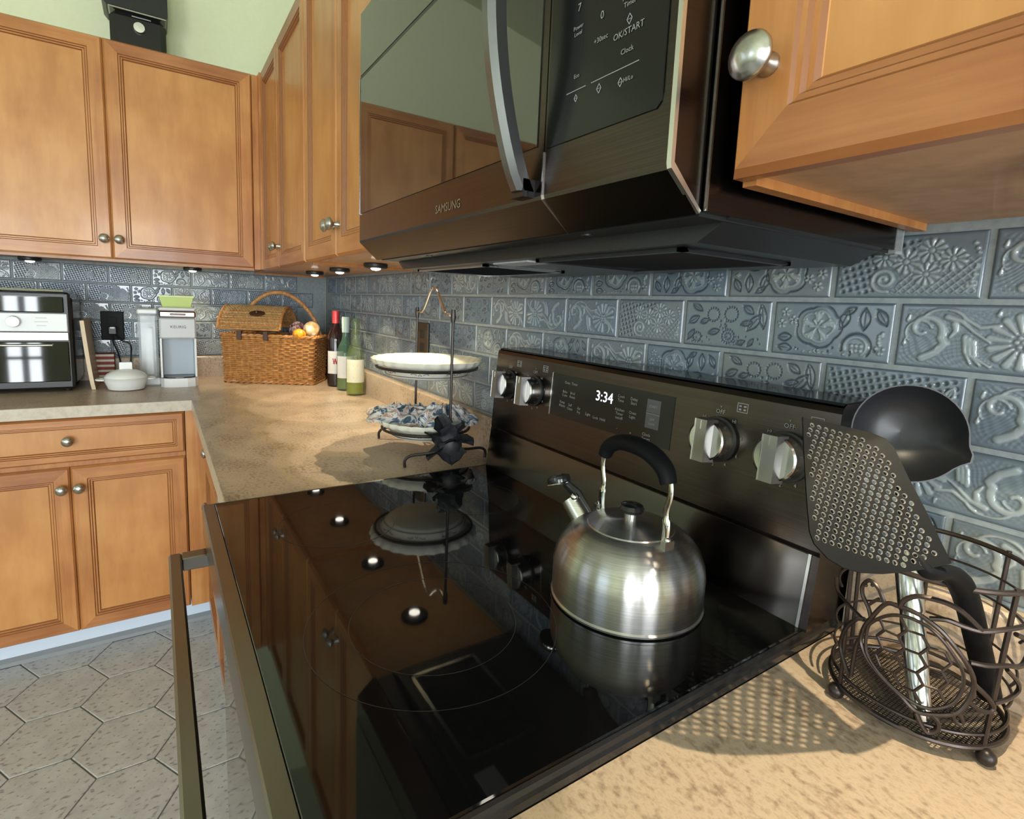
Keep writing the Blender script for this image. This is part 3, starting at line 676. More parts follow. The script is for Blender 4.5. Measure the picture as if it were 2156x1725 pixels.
for s_, x, z in (('Oven', 2.110, 1.163), ('Timer', 2.131, 1.163), ('Bake', 2.105, 1.145), ('Conv', 2.105, 1.138), ('Broil', 2.128, 1.145), ('Roast', 2.128, 1.138), ('Keep', 2.100, 1.124), ('Warm', 2.100, 1.117), ('Self', 2.124, 1.122), ('Clean', 2.124, 1.115), ('Air', 2.150, 1.120), ('Fry', 2.150, 1.113), ('Light', 2.176, 1.114), ('Lock  Hold', 2.206, 1.112),
                 ('Cook', 2.254, 1.160), ('Time', 2.254, 1.153), ('Delay', 2.284, 1.160), ('Start', 2.284, 1.153), ('Kitchen', 2.254, 1.137), ('Timer', 2.254, 1.130), ('on/off', 2.254, 1.123), ('Oven', 2.284, 1.137), ('Light', 2.284, 1.130), ('-', 2.252, 1.105), ('+', 2.284, 1.103), ('Clock', 2.318, 1.108), ('Smart', 2.318, 1.101)):
    text(mb, s_, face(x, z, .0012), pu, pv, .0072)
text(mb, 'START', face(2.326, 1.155, .0014), pu, pv, .0058); text(mb, 'OFF', face(2.326, 1.134, .0014), pu, pv, .0058); text(mb, 'CLEAR', face(2.326, 1.127, .0014), pu, pv, .0046)
mb.build('printed_lettering', M_print, dp)['kind'] = 'stuff'
def range_knob(x, z, k):
    o = face(x, z, 0); Mx = Matrix((pu, pv, pn)).transposed().to_4x4() @ Matrix.Diagonal((1.13, 1.13, 1.06, 1)); Mx.translation = o
    kb = MB().lathe([(.0285, .0), (.0285, .004), (.0255, .005), (1e-7, .005)], 40).xf(Mx).build('knob_skirt', M_blackpl, bg)
    body = MB().lathe([(.0255, .004), (.0260, .006), (.0252, .026), (.0235, .028), (.0226, .0265), (1e-7, .0262)], 48).xf(Mx).build('knob', M_knobsteel, bg)
    # grip bar across the knob
    gb = MB().prism([(-.0105, -.0262), (.0105, -.0262), (.0105, .0262), (-.0105, .0262)], 2, .020, .0395)
    gb.v = [(v[0]*(1 if v[2] < .03 else .80), v[1]*(1 if v[2] < .03 else .985), v[2]) for v in gb.v]
    gb.xf(Mx).build('grip', M_grip, body)
    MB().box((-.0086, -.0258, .0394), (-.0076, .0258, .0402)).xf(Mx).build('grip_edge', M_edge, body)
    MB().box((-.0004, .014, .0394), (.0006, .0245, .0399)).xf(Mx).build('pointer', M_edge, body)
    return kb
for k, x in enumerate((1.908, 2.003, 2.446, 2.545)): range_knob(x, 1.131, k)
mb = MB()
for x in (1.908, 2.003, 2.446, 2.545):
    text(mb, 'OFF', face(x, 1.170, .0006), pu, pv, .0085); text(mb, 'v', face(x, 1.1775, .0006), pu, pv, .006)
    for s_, a in (('HI', 52), ('8', 12), ('6', -28), ('4', -62), ('2', -92), ('LO', -122), ('HI', 132)):
        text(mb, s_, face(x+.037*math.cos(math.radians(a)), 1.131+.037*math.sin(math.radians(a)), .0006), pu, pv, .0066)
for x in (1.94, 2.035, 2.478, 2.577):
    for (a, b, c, d) in ((-.008, .008, .0055, .0065), (-.008, .008, -.0065, -.0055), (-.008, -.007, -.006, .006), (.007, .008, -.006, .006)):
        mb.hull([face(x+p_, 1.181+q_, t) for p_ in (a, b) for q_ in (c, d) for t in (.0002, .0006)])
    for (p_, q_) in ((-.0035, .0022), (.0035, .0022), (-.0035, -.0025), (.0035, -.0025)):
        mb.hull([face(x+p_+e, 1.181+q_+f_, t) for e in (-.0018, .0018) for f_ in (-.0012, .0012) for t in (.0002, .0006)])
mb.build('dial_lettering', M_print, bg)['kind'] = 'stuff'
# oven handle: bar and two posts
hd = MB().cbox((RX0+.03, -.7425, .838), (RX1-.03, -.7235, .863), .003).build('door_handle', M_darkss, rg)
for x in (RX0+.03, RX1-.058): MB().cbox((x, -.7236, .840), (x+.028, -.661, .863), .002).build('handle_post', M_darkss, hd)

# ------------------------------------------------------------------ microwave
MX0, MX1, MZ0, MZ1 = 1.846, 2.610, 1.386, 1.838
mw = thing('microwave_oven', 'black over-the-range microwave with curved handle above the cooktop', 'microwave', ((MX0+MX1)/2, -.2, MZ0))
MB().box((MX0+.002, -.366, MZ0+.002), (MX1, -.004, MZ1)).build('body', M_blackss, mw)
DF = -.406
chx = 2.4405
dpoly = [(-.368, MZ0), (-.372, MZ0-.001), (DF, MZ0+.029), (DF-.001, MZ0+.033), (DF-.001, MZ1-.01), (DF+.006, MZ1-.002), (-.368, MZ1-.002)]
dr = MB().prism(dpoly, 0, MX0, chx-.0008).build('door', M_blackss, mw)
MB().hull([(x, y, z) for x in (MX0+.005, chx-.012) for z in (MZ0+.083, 1.712) for y in (DF-.0005, DF-.0022)]).build('door_glass', M_mwglass, dr)
MB().hull([(x, y, z) for x in (MX0+.004, chx-.012) for z in (1.7122, 1.7185) for y in (DF-.0005, DF-.0014)]).build('glass_bevel', M_blackpl, dr)
MB().hull([(x, y, z) for x in (MX0+.004, chx-.012) for z in (1.719, MZ1-.012) for y in (DF-.0005, DF-.0020)]).build('top_trim', M_mwglass, dr)
MB().hull([(x, y, z) for x in (MX0+.0006, MX0+.0040) for z in (MZ0+.082, 1.715) for y in (DF-.0005, DF-.0032)]).build('door_edge_strip', M_edge, dr)
mb = MB(); text(mb, 'SAMSUNG', (2.225, DF-.0012, 1.4345), (1, 0, 0), (0, 0, 1), .0165); mb.build('printed_lettering', M_bronzeprint, dr)
# bowed handle
def hpt(z): return DF-.008-.043*math.sin(PI*(z-1.424)/(1.80-1.424))**.8
hz = [1.424+(1.80-1.424)*k/24 for k in range(25)]
mb = MB(); rows = []
for z in hz:
    y = hpt(z); rows.append([(2.405, y+.006, z), (2.404, y-.006, z), (2.411, y-.012, z), (2.421, y-.012, z), (2.427, y-.006, z), (2.427, y+.006, z)])
mb.grid(rows, closeu=True); mb.add(rows[0], [(0, 1, 2, 3, 4, 5)]); mb.add(rows[-1], [(0, 1, 2, 3, 4, 5)])
hh = mb.build('handle', M_handle, dr, autosm=25)
MB().hull([(x, y, z) for x in (2.404, 2.427) for y in (DF-.0005, DF-.016) for z in (1.418, 1.436)]).build('handle_foot', M_blackgl, hh)
MB().hull([(x, y, z) for x in (2.404, 2.427) for y in (DF-.0005, DF-.016) for z in (1.788, 1.806)]).build('handle_foot', M_blackgl, hh)
# control side
cp = MB().prism(dpoly, 0, chx+.0008, MX1-.004).build('control_panel', M_blackss, mw)
MB().prism([(-.371, MZ0-.0005), (DF-.002, MZ0+.029), (DF-.003, MZ0+.033), (DF-.003, MZ1-.01), (DF+.004, MZ1), (DF+.002, MZ1-.01), (DF+.001, MZ0+.034), (-.369, MZ0+.002)], 0, MX1-.0065, MX1-.0020).build('bright_edge', M_bright, cp)
MB().prism([(-.371, MZ0-.0015), (DF-.0015, MZ0+.0285), (DF-.0025, MZ0+.033), (DF-.0025, MZ0+.075), (DF+.001, MZ0+.075), (DF+.001, MZ0+.034), (-.369, MZ0+.002)], 0, chx-.0004, chx+.0008).build('bright_edge', M_edge, cp)
poly = [(2.4455, MZ0+.0775), (2.588, MZ0+.0775), (2.5925, MZ0+.082), (2.5935, MZ0+.088), (2.5935, MZ1-.03), (2.4455, MZ1-.03)]
MB().prism(poly, 1, DF-.0012, DF-.0022).build('touch_panel', M_touch, cp)
mb = MB(); ty = DF-.0026
for s_, x, z, sz in (('7', 2.487, 1.5776, .0095), ('0', 2.5187, 1.5587, .0095), ('OK/START', 2.552, 1.5335, .0075), ('+30sec', 2.5187, 1.5395, .0062), ('Clock', 2.552, 1.5187, .0062), ('Power', 2.487, 1.5610, .0052), ('Level', 2.487, 1.5555, .0052), ('Eco', 2.488, 1.5185, .0052), ('Hi/Lo', 2.5555, 1.4955, .0050), ('Kitchen', 2.552, 1.561, .0058), ('Timer', 2.552, 1.5550, .0058), ('8', 2.5187, 1.5776, .0095), ('9', 2.552, 1.5776, .0095), ('4', 2.487, 1.600, .0095), ('5', 2.5187, 1.600, .0095), ('6', 2.552, 1.600, .0095)):
    text(mb, s_, (x, ty, z), (1, 0, 0), (0, 0, 1), sz)
for a, b in ((2.474, 2.501), (2.5085, 2.566)): mb.box((a, ty, 1.5060), (b, ty+.0003, 1.5067))
for cx, cz, r in ((2.5522, 1.5428, .0042), (2.488, 1.4992, .0032), (2.5195, 1.4985, .0040), (2.5460, 1.4955, .0036)):
    for k in range(4):
        a0, a1 = k*PI/2, (k+1)*PI/2; p0 = Vector((cx+r*.7*math.cos(a0), ty, cz+r*math.sin(a0))); p1 = Vector((cx+r*.7*math.cos(a1), ty, cz+r*math.sin(a1)))
        mb.tube([p0, p1], .00030, 4)
    mb.tube([(cx-r*.4, ty, cz), (cx+r*.4, ty, cz)], .0003, 4)
mb.build('printed_lettering', M_print, cp)['kind'] = 'stuff'
MB().hull([(x, y, z) for x in (MX1-.001, MX1+.0012) for y in (-.3672, -.3652) for z in (MZ0+.002, MZ1)]).build('side_seam', M_edge, mw)
# seam on the side and underside pan
MB().prism([(MX0+.004, MZ0+.002), (MX1-.002, MZ0+.002), (MX1-.034, MZ0-.017), (MX0+.034, MZ0-.017)], 1, -.330, -.045).build('underside_pan', M_vent, mw)
MB().hull([(x, y, z) for x in (MX0+.01, MX1-.006) for y in (-.366, -.005) for z in (MZ0-.0015, MZ0+.003)]).build('underside_flange', M_blackpl, mw)
def filt(x0, x1, y0, y1, z, lit):
    f = MB()
    for a, b, c, d in ((x0, x1, y0, y0+.008), (x0, x1, y1-.008, y1), (x0, x0+.008, y0, y1), (x1-.008, x1, y0, y1)): f.box((a, c, z-.003), (b, d, z+.001))
    fo = f.build('grease_filter', lit, mw)
    g_ = MB(); n = 15
    for k in range(1, n*2):
        t = (x0+x1-2*x0)*k/(n*2)
        g_.tube([(x0+t, y0+.006, z-.001), (min(x1, x0+t+.05), y1-.006, z-.001)], .0011, 4); g_.tube([(x0+t, y1-.006, z), (min(x1, x0+t+.05), y0+.006, z)], .0011, 4)
    g_.build('filter_mesh', M_darkgrille, fo)
filt(1.905, 2.165, -.31, -.15, MZ0-.018, M_edge); filt(2.30, 2.545, -.31, -.12, MZ0-.018, M_vent)
MB().hull([(x, y, z) for x in (2.19, 2.28) for y in (-.31, -.27) for z in (MZ0-.019, MZ0-.016)]).build('lamp_cover', M_ltgrey, mw)
for x in (2.05, 2.45): MB().lathe([(.006, MZ0-.003), (.006, MZ0+.001), (1e-7, MZ0+.001)], 14, (x, -.352, 0)).build('screw_cap', M_blackpl, mw)
MB().hull([(x, y, z) for x in (2.601, 2.611) for y in (-.022, -.004) for z in (MZ0-.002, CB-.004)]).build('sealant_bead', M_white if False else M_clear, mw)

# ------------------------------------------------------------------ kettle
kt = thing('kettle', 'brushed steel whistling kettle with black handle on the cooktop', 'kettle', (2.436, -.236, RZ+.0004))
MB().lathe([(1e-7, .0), (.094, .0), (.098, .0015), (.0985, .004), (.0965, .006), (.0972, .012), (.0975, .045), (.0955, .058), (.090, .072), (.081, .084), (.069, .0935), (.058, .0985), (.056, .0985), (.055, .0965), (1e-7, .0965)], 72).build('body', M_kettle, kt, world=False)
ld = MB().lathe([(.0552, .0965), (.0560, .0985), (.0548, .1000), (.046, .1005), (.030, .1035), (.012, .1055), (1e-7, .1057)], 56).build('lid', M_kettle, kt, world=False)
MB().lathe([(.0085, .105), (.0085, .115), (1e-7, .115)], 24).build('lid_collar', M_chrome, ld, world=False)
MB().lathe([(.010, .1145), (.015, .117), (.0165, .121), (.014, .1255), (.008, .1275), (1e-7, .1280)], 28).build('lid_knob', M_blackgl, ld, world=False)
# the handle stands across the lid; spout side points away from the viewer to the left
HA = math.radians(192)          # direction of the spout seen from above
hu = Vector((math.cos(HA), math.sin(HA), 0)); hv = Vector((-hu.y, hu.x, 0))
HB = math.radians(175); bu = Vector((math.cos(HB), math.sin(HB), 0))
Zv = Vector((0, 0, 1))
def kp(r, z): return bu*r+Zv*z
for s_ in (1, -1):
    pts = catmull([kp(s_*.060, .098), kp(s_*.0615, .118), kp(s_*.0595, .138), kp(s_*.064, .158), kp(s_*.062, .176), kp(s_*.056, .184)], 5)
    hw = MB().tube(pts, [.0062*(.9 if i < 8 else .62) for i in range(len(pts))], 10, flat=.55).build('handle_arm', M_chrome, kt, world=False)
    MB().hull([kp(s_*(.0665+d), z)+Vector((-bu.y, bu.x, 0))*e for d in (-.004, .003) for z in (.086, .104) for e in (-.007, .007)]).build('bracket', M_steel, hw, world=False)
    MB().sphere(kp(s_*.0655, .104), .0042, 12).build('rivet', M_chrome, hw, world=False)
gp = catmull([kp(.060, .176), kp(.052, .190), kp(.030, .201), kp(0, .204), kp(-.030, .200), kp(-.052, .188), kp(-.060, .172)], 7)
MB().tube(gp, [.0085+.0025*math.sin(PI*i/(len(gp)-1)) for i in range(len(gp))], 14, flat=1.25).build('handle_grip', M_blackmatt, kt, world=False)
sd = (hu*.70+Zv*.72).normalized(); so = hu*.074+Zv*.080
sp = MB().lathe([(.0175, -.012), (.0165, .010), (.0155, .034), (.0145, .034), (.0145, .02), (1e-7, .02)], 28, so, sd).build('spout', M_steel, kt, world=False)
tip = so+sd*.036
MB().lathe([(.0165, 0), (.0175, .004), (.0165, .010), (.010, .012), (.0075, .0125), (.007, .010), (1e-7, .010)], 28, tip+sd*.022+hu*.006, (hu*.35+Zv*.9).normalized()).build('whistle_cap', M_blackgl, sp, world=False)
MB().lathe([(.0178, 0), (.0184, .001), (.0178, .002)], 28, tip+sd*.0215+hu*.006, (hu*.35+Zv*.9).normalized()).build('whistle_rim', M_chrome, sp, world=False)
MB().tube([tip+sd*.026-hu*.008, tip+sd*.012-hu*.020, so+sd*.012-hu*.021], [.007, .009, .007], 10, flat=.6).build('cap_lever', M_blackgl, sp, world=False)
MB().sphere(tip+sd*.010-hu*.020+hv*.009, .0055, 12).build('hinge_pin', M_chrome, sp, world=False)

# ------------------------------------------------------------------ wire utensil basket with a turtle motif
BC = Vector((2.712, -.102, CT))
ub = thing('utensil_basket', 'round bronze wire utensil basket with turtle motif beside the range', 'basket', BC)
def bp(th, z, dr_=0.0):
    zz = z-CT; r = .072+(z-.93)/.148*.005+dr_; a = math.radians(th); return (r*math.cos(a), r*math.sin(a), zz)
def bring(z, r, n=64): return [(r*math.cos(2*PI*k/n), r*math.sin(2*PI*k/n), z-CT) for k in range(n)]
MB().tube(bring(1.079, .077), .0026, 8, True).build('rim_wire', M_wire, ub, world=False)
MB().tube(bring(.9285, .0725), .0026, 8, True).build('base_wire', M_wire, ub, world=False)
MB().tube(bring(.9405, .0715), .0018, 8, True).build('base_wire', M_wire, ub, world=False)
for z in (1.052, 1.028, .985, .962):
    MB().tube([bp(th, z, -.001) for th in range(-8, 226, 6)], .0013, 6).build('hoop_wire', M_wire, ub, world=False)
for th in (-24, -126, 162, 108, 58): MB().tube([bp(th, z) for z in (.921, .95, 1.0, 1.05, 1.083)], .0022, 8).build('upright_wire', M_wire, ub, world=False)
for th in (-24, -126, 93): MB().sphere(bp(th, CT+.0078, .004), .0078, 16).build('ball_foot', M_iron, ub, world=False)
mb = MB(); st = .0033; r_ = .070
k = -r_
while k < r_:
    h = math.sqrt(max(0, r_*r_-k*k))
    mb.tube([(k, -h, .0135), (k, h, .0135)], .0005, 4, caps=False); mb.tube([(-h, k, .0139), (h, k, .0139)], .0005, 4, caps=False); k += st
o = mb.build('mesh_floor', M_iron, ub, world=False); o['kind'] = 'stuff'
def cyl_wire(nm, pts, r=.0016, closed=False, d=.002, k=5):
    MB().tube(catmull([bp(a, z, d) for a, z in pts], k, closed), r*1.22, 7, closed).build(nm, M_wire, ub, world=False)
cyl_wire('turtle_shell_outline', [(-107.2, 1.0077), (-102.8, 1.022), (-94.6, 1.0428), (-86.8, 1.0457), (-78.7, 1.0458), (-71.4, 1.0426), (-63.2, 1.0355), (-55.1, 1.024), (-47.1, 1.0103), (-41.7, .9964), (-40.9, .9837), (-44, .9701), (-49, .9605), (-59.7, .9546), (-69.9, .9523), (-79, .9604), (-90.3, .9688), (-102.1, .979), (-108.6, .9927)], .0017, True)
cyl_wire('turtle_shell_outline', [(-104.6, 1.0084), (-101.6, 1.019), (-92.1, 1.0328), (-81.8, 1.0387), (-70.9, 1.0365), (-62.5, 1.0283), (-54.1, 1.0143), (-48.3, 1.001), (-47.2, .9847), (-50.9, .9705), (-58.3, .962), (-65.3, .9587), (-75.2, .9606), (-86.8, .9676), (-97.1, .9766), (-103.9, .9884)], .0013, True)
cyl_wire('turtle_head', [(-102.8, 1.022), (-105.5, 1.0307), (-110.5, 1.0391), (-111.8, 1.0475), (-108.7, 1.0558), (-104.9, 1.0579), (-99.8, 1.0536), (-96.5, 1.046), (-94.6, 1.0428)], .0016)
cyl_wire('turtle_head', [(-105.7, 1.0332), (-102, 1.040), (-99.1, 1.0448)], .0012)
for a, z in ((-109.2, 1.051), (-104.6, 1.0545)): MB().sphere(bp(a, z, .002), .0017, 10).build('turtle_eye', M_wire, ub, world=False)
cyl_wire('turtle_flipper', [(-40.6, .9915), (-31.1, .981), (-25.2, .9717), (-26.9, .9666), (-34.5, .9678), (-43, .9755)], .0018)
cyl_wire('turtle_flipper', [(-69.8, .951), (-65.9, .9415), (-61.6, .9355), (-56.8, .9401), (-56.9, .9481), (-61.2, .9544)], .0018)
cyl_wire('turtle_flipper', [(-86.1, 1.0462), (-84.4, 1.0537), (-79.2, 1.0607), (-73.1, 1.063), (-63, 1.063), (-54.4, 1.0579), (-42.9, 1.0439)], .0019)
cyl_wire('turtle_flipper', [(-107.4, 1.017), (-113.8, 1.0118), (-123.2, .9943), (-127.8, .9733), (-122.7, .9605), (-114.2, .9497), (-113.1, .965), (-111.5, .9874), (-108.6, .995)], .0017)
cyl_wire('turtle_tail', [(-47, .9627), (-44, .957), (-43.4, .9519), (-47.5, .9533), (-50.8, .9626)], .0014)
cyl_wire('wave_wire', [(-70.2, 1.0445), (-61.6, 1.0476), (-52.4, 1.045), (-42.1, 1.0434), (-27.6, 1.0465), (-10.6, 1.0477), (15, 1.045)], .0018)
cyl_wire('wave_wire', [(-45.9, 1.0126), (-35.5, 1.0113), (-21.2, 1.011), (-6, 1.0062), (6, 1.010), (8, 1.020), (-2, 1.030), (-19.4, 1.0409)], .0018)
cyl_wire('wave_wire', [(-20.5, 1.0071), (-3.8, .9893), (1.9, .9773), (-13.5, .9759), (-25.1, .9743)], .0016)
cyl_wire('wave_wire', [(-150, 1.030), (-140.7, 1.0211), (-122.9, 1.0199), (-107.8, 1.0153)], .0015)
# hexagon net inside the shell
def shellin(a, z):
    x = (a+76.5)/29.5; y = (z-.9985-(-(a+76.5))*.00018)/.0375; return x*x+y*y < 1.0
hx = []; sa, sz = 8.6, .0108
for i in range(-4, 5):
    for j in range(-4, 5):
        hx.append((-76.5+sa*1.5*i*.98, .9985+sz*math.sqrt(3)*(j+.5*(i % 2))))
mb = MB(); done = set()
for ca, cz in hx:
    vs = [(ca+sa*math.cos(k*PI/3), cz+sz*math.sin(k*PI/3)) for k in range(6)]
    for k in range(6):
        p0, p1 = vs[k], vs[(k+1) % 6]; key = (round((p0[0]+p1[0])/2, 1), round((p0[1]+p1[1])/2, 4))
        if key in done: continue
        done.add(key)
        if shellin(*p0) and shellin(*p1) and shellin((p0[0]+p1[0])/2, (p0[1]+p1[1])/2): mb.tube([bp(p0[0], p0[1], .002), bp((p0[0]+p1[0])/2, (p0[1]+p1[1])/2, .002), bp(p1[0], p1[1], .002)], .0012, 6)
mb.build('turtle_shell_net', M_wire, ub, world=False)

# ------------------------------------------------------------------ utensils in the basket
# perforated turner
def bez(p, q, t): return Vector(p)*(1-t)+Vector(q)*t
tn = thing('slotted_turner', 'black perforated turner standing in the utensil basket', 'spatula', (2.70, -.20, .94))
# blade outline in its own plane; the blade leans out over the rim and faces the room and the lamp above
TO = Vector((2.72, -.28386, 1.12)); T1 = Vector((.45805, .88893, 0)); T2 = Vector((-.51646, .26612, .81391)); TN = Vector((.72350, -.37281, .58099))
poly2 = [(-.0091, .1214), (.0189, .1165), (.0523, .1071), (.063, .1014), (.0673, .0925), (.0695, .0674), (.0735, .0367), (.0775, -.0059), (.0603, -.009), (.0408, -.0114), (.02, -.0126), (.0002, -.0117), (-.0144, -.0078), (-.0261, -.0009), (-.0347, .01), (-.0359, .0192), (-.0285, .0502), (-.0197, .0834)]
def inside(x, y, P=poly2):
    c = False; n = len(P)
    for i in range(n):
        x1, y1 = P[i]; x2, y2 = P[(i+1) % n]
        if (y1 > y) != (y2 > y) and x < (x2-x1)*(y-y1)/(y2-y1)+x1: c = not c
    return c
def edist(x, y, P=poly2):
    m_ = 9
    for i in range(len(P)):
        x1, y1 = P[i]; x2, y2 = P[(i+1) % len(P)]; dx, dy = x2-x1, y2-y1; t = max(0, min(1, ((x-x1)*dx+(y-y1)*dy)/(dx*dx+dy*dy))); m_ = min(m_, math.hypot(x-x1-t*dx, y-y1-t*dy))
    return m_
def tpt(x, y, d):
    return TO+T1*x+T2*y+TN*(d+.0045*(1-((x-.02)/.055)**2)*-1)-to       # slightly dished
to = Vector(tn.location)
bm = bmesh.new()
def dense(P, st=.004):
    o_ = []
    for i in range(len(P)):
        a, b = P[i], P[(i+1) % len(P)]; n = max(1, int(math.hypot(b[0]-a[0], b[1]-a[1])/st))
        o_ += [(a[0]+(b[0]-a[0])*k/n, a[1]+(b[1]-a[1])*k/n) for k in range(n)]
    return o_
ov = [bm.verts.new((x, y, 0)) for x, y in dense(poly2)]; es = [bm.edges.new((ov[i], ov[(i+1) % len(ov)])) for i in range(len(ov))]
hp_ = .0063; row = 0; y = .1125; hc = []
while y > -.012:
    x = -.040+(hp_/2 if row % 2 else 0)
    while x < .08:
        yy = y-.30*x; yy = yy+.012
        if inside(x, yy) and edist(x, yy) > .0042 and not (x > .045 and yy > .05 and edist(x, yy) < .010) and edist(x, yy) > (.008 if x > .06 else .004):
            hc.append((x, yy)); rh = .0021
            hv_ = [bm.verts.new((x+rh*math.cos(2*PI*k/8), yy+rh*math.sin(2*PI*k/8), 0)) for k in range(8)]
            es += [bm.edges.new((hv_[k], hv_[(k+1) % 8])) for k in range(8)]
        x += hp_
    y -= hp_*.90; row += 1
bmesh.ops.triangle_fill(bm, use_beauty=True, edges=es)
hs = [f for f in bm.faces if not inside(*f.calc_center_median().xy) or any(math.hypot(f.calc_center_median().x-a, f.calc_center_median().y-b) < .0019 for a, b in hc)]
bmesh.ops.delete(bm, geom=hs, context='FACES')
r = bmesh.ops.extrude_face_region(bm, geom=bm.faces[:]); bmesh.ops.translate(bm, vec=(0, 0, .0015), verts=[g_ for g_ in r['geom'] if isinstance(g_, bmesh.types.BMVert)])
for v in bm.verts:
    x, z, d = v.co; v.co = tpt(x, z, -d)
bmesh.ops.recalc_face_normals(bm, faces=bm.faces)
me = bpy.data.meshes.new('blade'); bm.to_mesh(me); bm.free(); me.materials.append(M_blackmatt)
o = bpy.data.objects.new('blade', me); C.objects.link(o); o.parent = tn
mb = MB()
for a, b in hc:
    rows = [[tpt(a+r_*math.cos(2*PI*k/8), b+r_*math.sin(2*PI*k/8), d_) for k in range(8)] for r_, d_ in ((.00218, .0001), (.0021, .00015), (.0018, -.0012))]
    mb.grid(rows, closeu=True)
mb.build('hole_glint_rims', M_holeglint, tn, world=False)['kind'] = 'stuff'  # pale cones added so each hole shows a painted glint
hp0 = Vector((2.7485, -.2290, 1.106)); hp1 = Vector((2.7625, -.064, .942))
pts = catmull([hp0+Vector((-.010, -.004, .012)), hp0, Vector((2.752, -.188, 1.096)), Vector((2.754, -.150, 1.066)), Vector((2.758, -.110, 1.01)), Vector((2.761, -.075, .960)), hp1], 5)
MB().tube(pts, [.004+.006*min(1, i/12) for i in range(len(pts))], 12, flat=.75).build('handle', M_blackmatt, tn)
# ladle
ldl = thing('soup_ladle', 'black ladle bowl on a steel handle behind the perforated turner', 'ladle', (2.70, -.11, .94))
lc = Vector((2.676, -.098, 1.192)); ln_ = Vector((.50, -.80, .12)).normalized()
prof = [(1e-7, -.034), (.020, -.031), (.034, -.024), (.044, -.012), (.0492, .0), (.0505, .0), (.0455, -.0135), (.035, -.026), (.021, -.0335), (1e-7, -.0365)]
lz = Zv-ln_*ln_.z; lz.normalize(); lxv = lz.cross(ln_)
mb = MB(); n = 48; rows = []
for (r, h) in prof:
    rr = []
    for k in range(n):
        t = 2*PI*k/n; f = 1+.16*math.exp(-((t-(2*PI-.35))/.16)**2)*(r/.05)**2
        rr.append(lc+lxv*(-r*math.cos(t)*f)*-1+lz*(r*math.sin(t)*f)+ln_*h)
    rows.append(rr)
mb.grid(rows, closeu=True).build('bowl', M_ladle, ldl)
h0 = Vector((2.6720, -.0850, 1.130)); h1 = Vector((2.7405, -.1620, .9365))
dv = (h1-h0)
MB().tube(catmull([lc-ln_*.043, lc-ln_*.042-Zv*.018, h0+Vector((-.006, .018, .012)), h0, h0+dv*.14, h0+dv*.30], 5), .0055, 10).build('neck', M_blackmatt, ldl)
MB().tube([h0+dv*.30, h0+dv*.34, h0+dv*.55, h0+dv*.56, h0+dv*.60, h0+dv*.93, h0+dv*.985, h0+dv], [.0105, .0115, .0112, .0098, .0105, .0095, .0075, .004], 22).build('handle', M_knobsteel, ldl)

# ------------------------------------------------------------------ two-tier pie dish stand
SC = Vector((1.645, -.165, CT))
ts = thing('tiered_dish_stand', 'two-tier dark wire stand holding cream pie dishes', 'dish stand', SC)
def S(x, y, z): return (x-SC.x, y-SC.y, z-CT)
F0, B0 = (1.795, -.172), (1.495, -.130)
for (x, y) in (F0, B0):
    MB().tube([S(x, y, z) for z in (.955, 1.05, 1.15, 1.25, 1.287)], .0034, 8).build('upright', M_iron, ts, world=False)
    MB().tube([S(x, y, 1.262), S(x, y, 1.275), S(x, y, 1.292)], [.0045, .0065, .005], 8).build('collar', M_iron, ts, world=False)
mid = lambda t, z: S(B0[0]+(F0[0]-B0[0])*t, B0[1]+(F0[1]-B0[1])*t, z)
MB().tube(catmull([mid(0, 1.283), mid(.07, 1.279), mid(.18, 1.283), mid(.30, 1.308), mid(.40, 1.334), mid(.5, 1.343), mid(.60, 1.334), mid(.70, 1.308), mid(.82, 1.283), mid(.93, 1.279), mid(1, 1.283)], 6), .0036, 10).build('carry_handle', M_chrome, ts, world=False)
for z, r in ((1.143, .128), (.985, .112)):
    MB().tube([(r*math.cos(2*PI*k/56), r*math.sin(2*PI*k/56), z-CT) for k in range(56)], .0036, 8, True).build('dish_ring', M_iron, ts, world=False)
    for (x, y) in (F0, B0):
        d = Vector((x-SC.x, y-SC.y, 0)); e = d.normalized()*r
        MB().tube([(e.x, e.y, z-CT), (d.x, d.y, z-CT)], .003, 6).build('ring_arm', M_iron, ts, world=False)
for (x, y), feet in ((F0, ((1.742, -.262), (1.748, -.045))), (B0, ((1.452, -.222), (1.455, -.045)))):
    for fx, fy_ in feet:
        MB().tube(catmull([S(x, y, .965), S(x*.6+fx*.4, y*.6+fy_*.4, .952), S(x*.15+fx*.85, y*.15+fy_*.85, .944), S(fx, fy_, .932), S(fx, fy_, CT+.001)], 5), .0036, 8).build('foot', M_iron, ts, world=False)
# pewter leaf ornament at the foot of the near upright
for k, (a, tilt, ln, z) in enumerate(((-150, .15, .070, .990), (-60, -.05, .052, .992), (40, .1, .060, .985), (-115, -.45, .062, .972), (-20, -.45, .055, .970), (-165, .95, .066, .985), (-85, 1.30, .075, .980), (10, 1.0, .064, .985))):
    a = math.radians(a); d = Vector((math.cos(a)*math.cos(tilt), math.sin(a)*math.cos(tilt), math.sin(tilt))); s_ = Vector((-math.sin(a), math.cos(a), 0)); nn = d.cross(s_)
    rows = []
    for i in range(9):
        t = i/8; wd = .034*math.sin(PI*min(1, t*.9+.08))**.7*(1+.12*math.sin(t*16))
        rows.append([Vector(S(F0[0], F0[1], z))+d*(ln*t)+s_*(wd*e)+nn*(-.010*t*t+.008*abs(e)-.0015*math.cos(e*9)) for e in (-1, -.66, -.33, 0, .33, .66, 1)])
    b2 = [[p-nn*.002 for p in r_] for r_ in rows]
    mb = MB().grid(rows); mb.grid(b2[::-1]); mb.build('leaf', M_leaf, ts, world=False)
MB().sphere(S(F0[0], F0[1], .975), .030, 14, 1.25).build('leaf_core', M_leaf, ts, world=False)
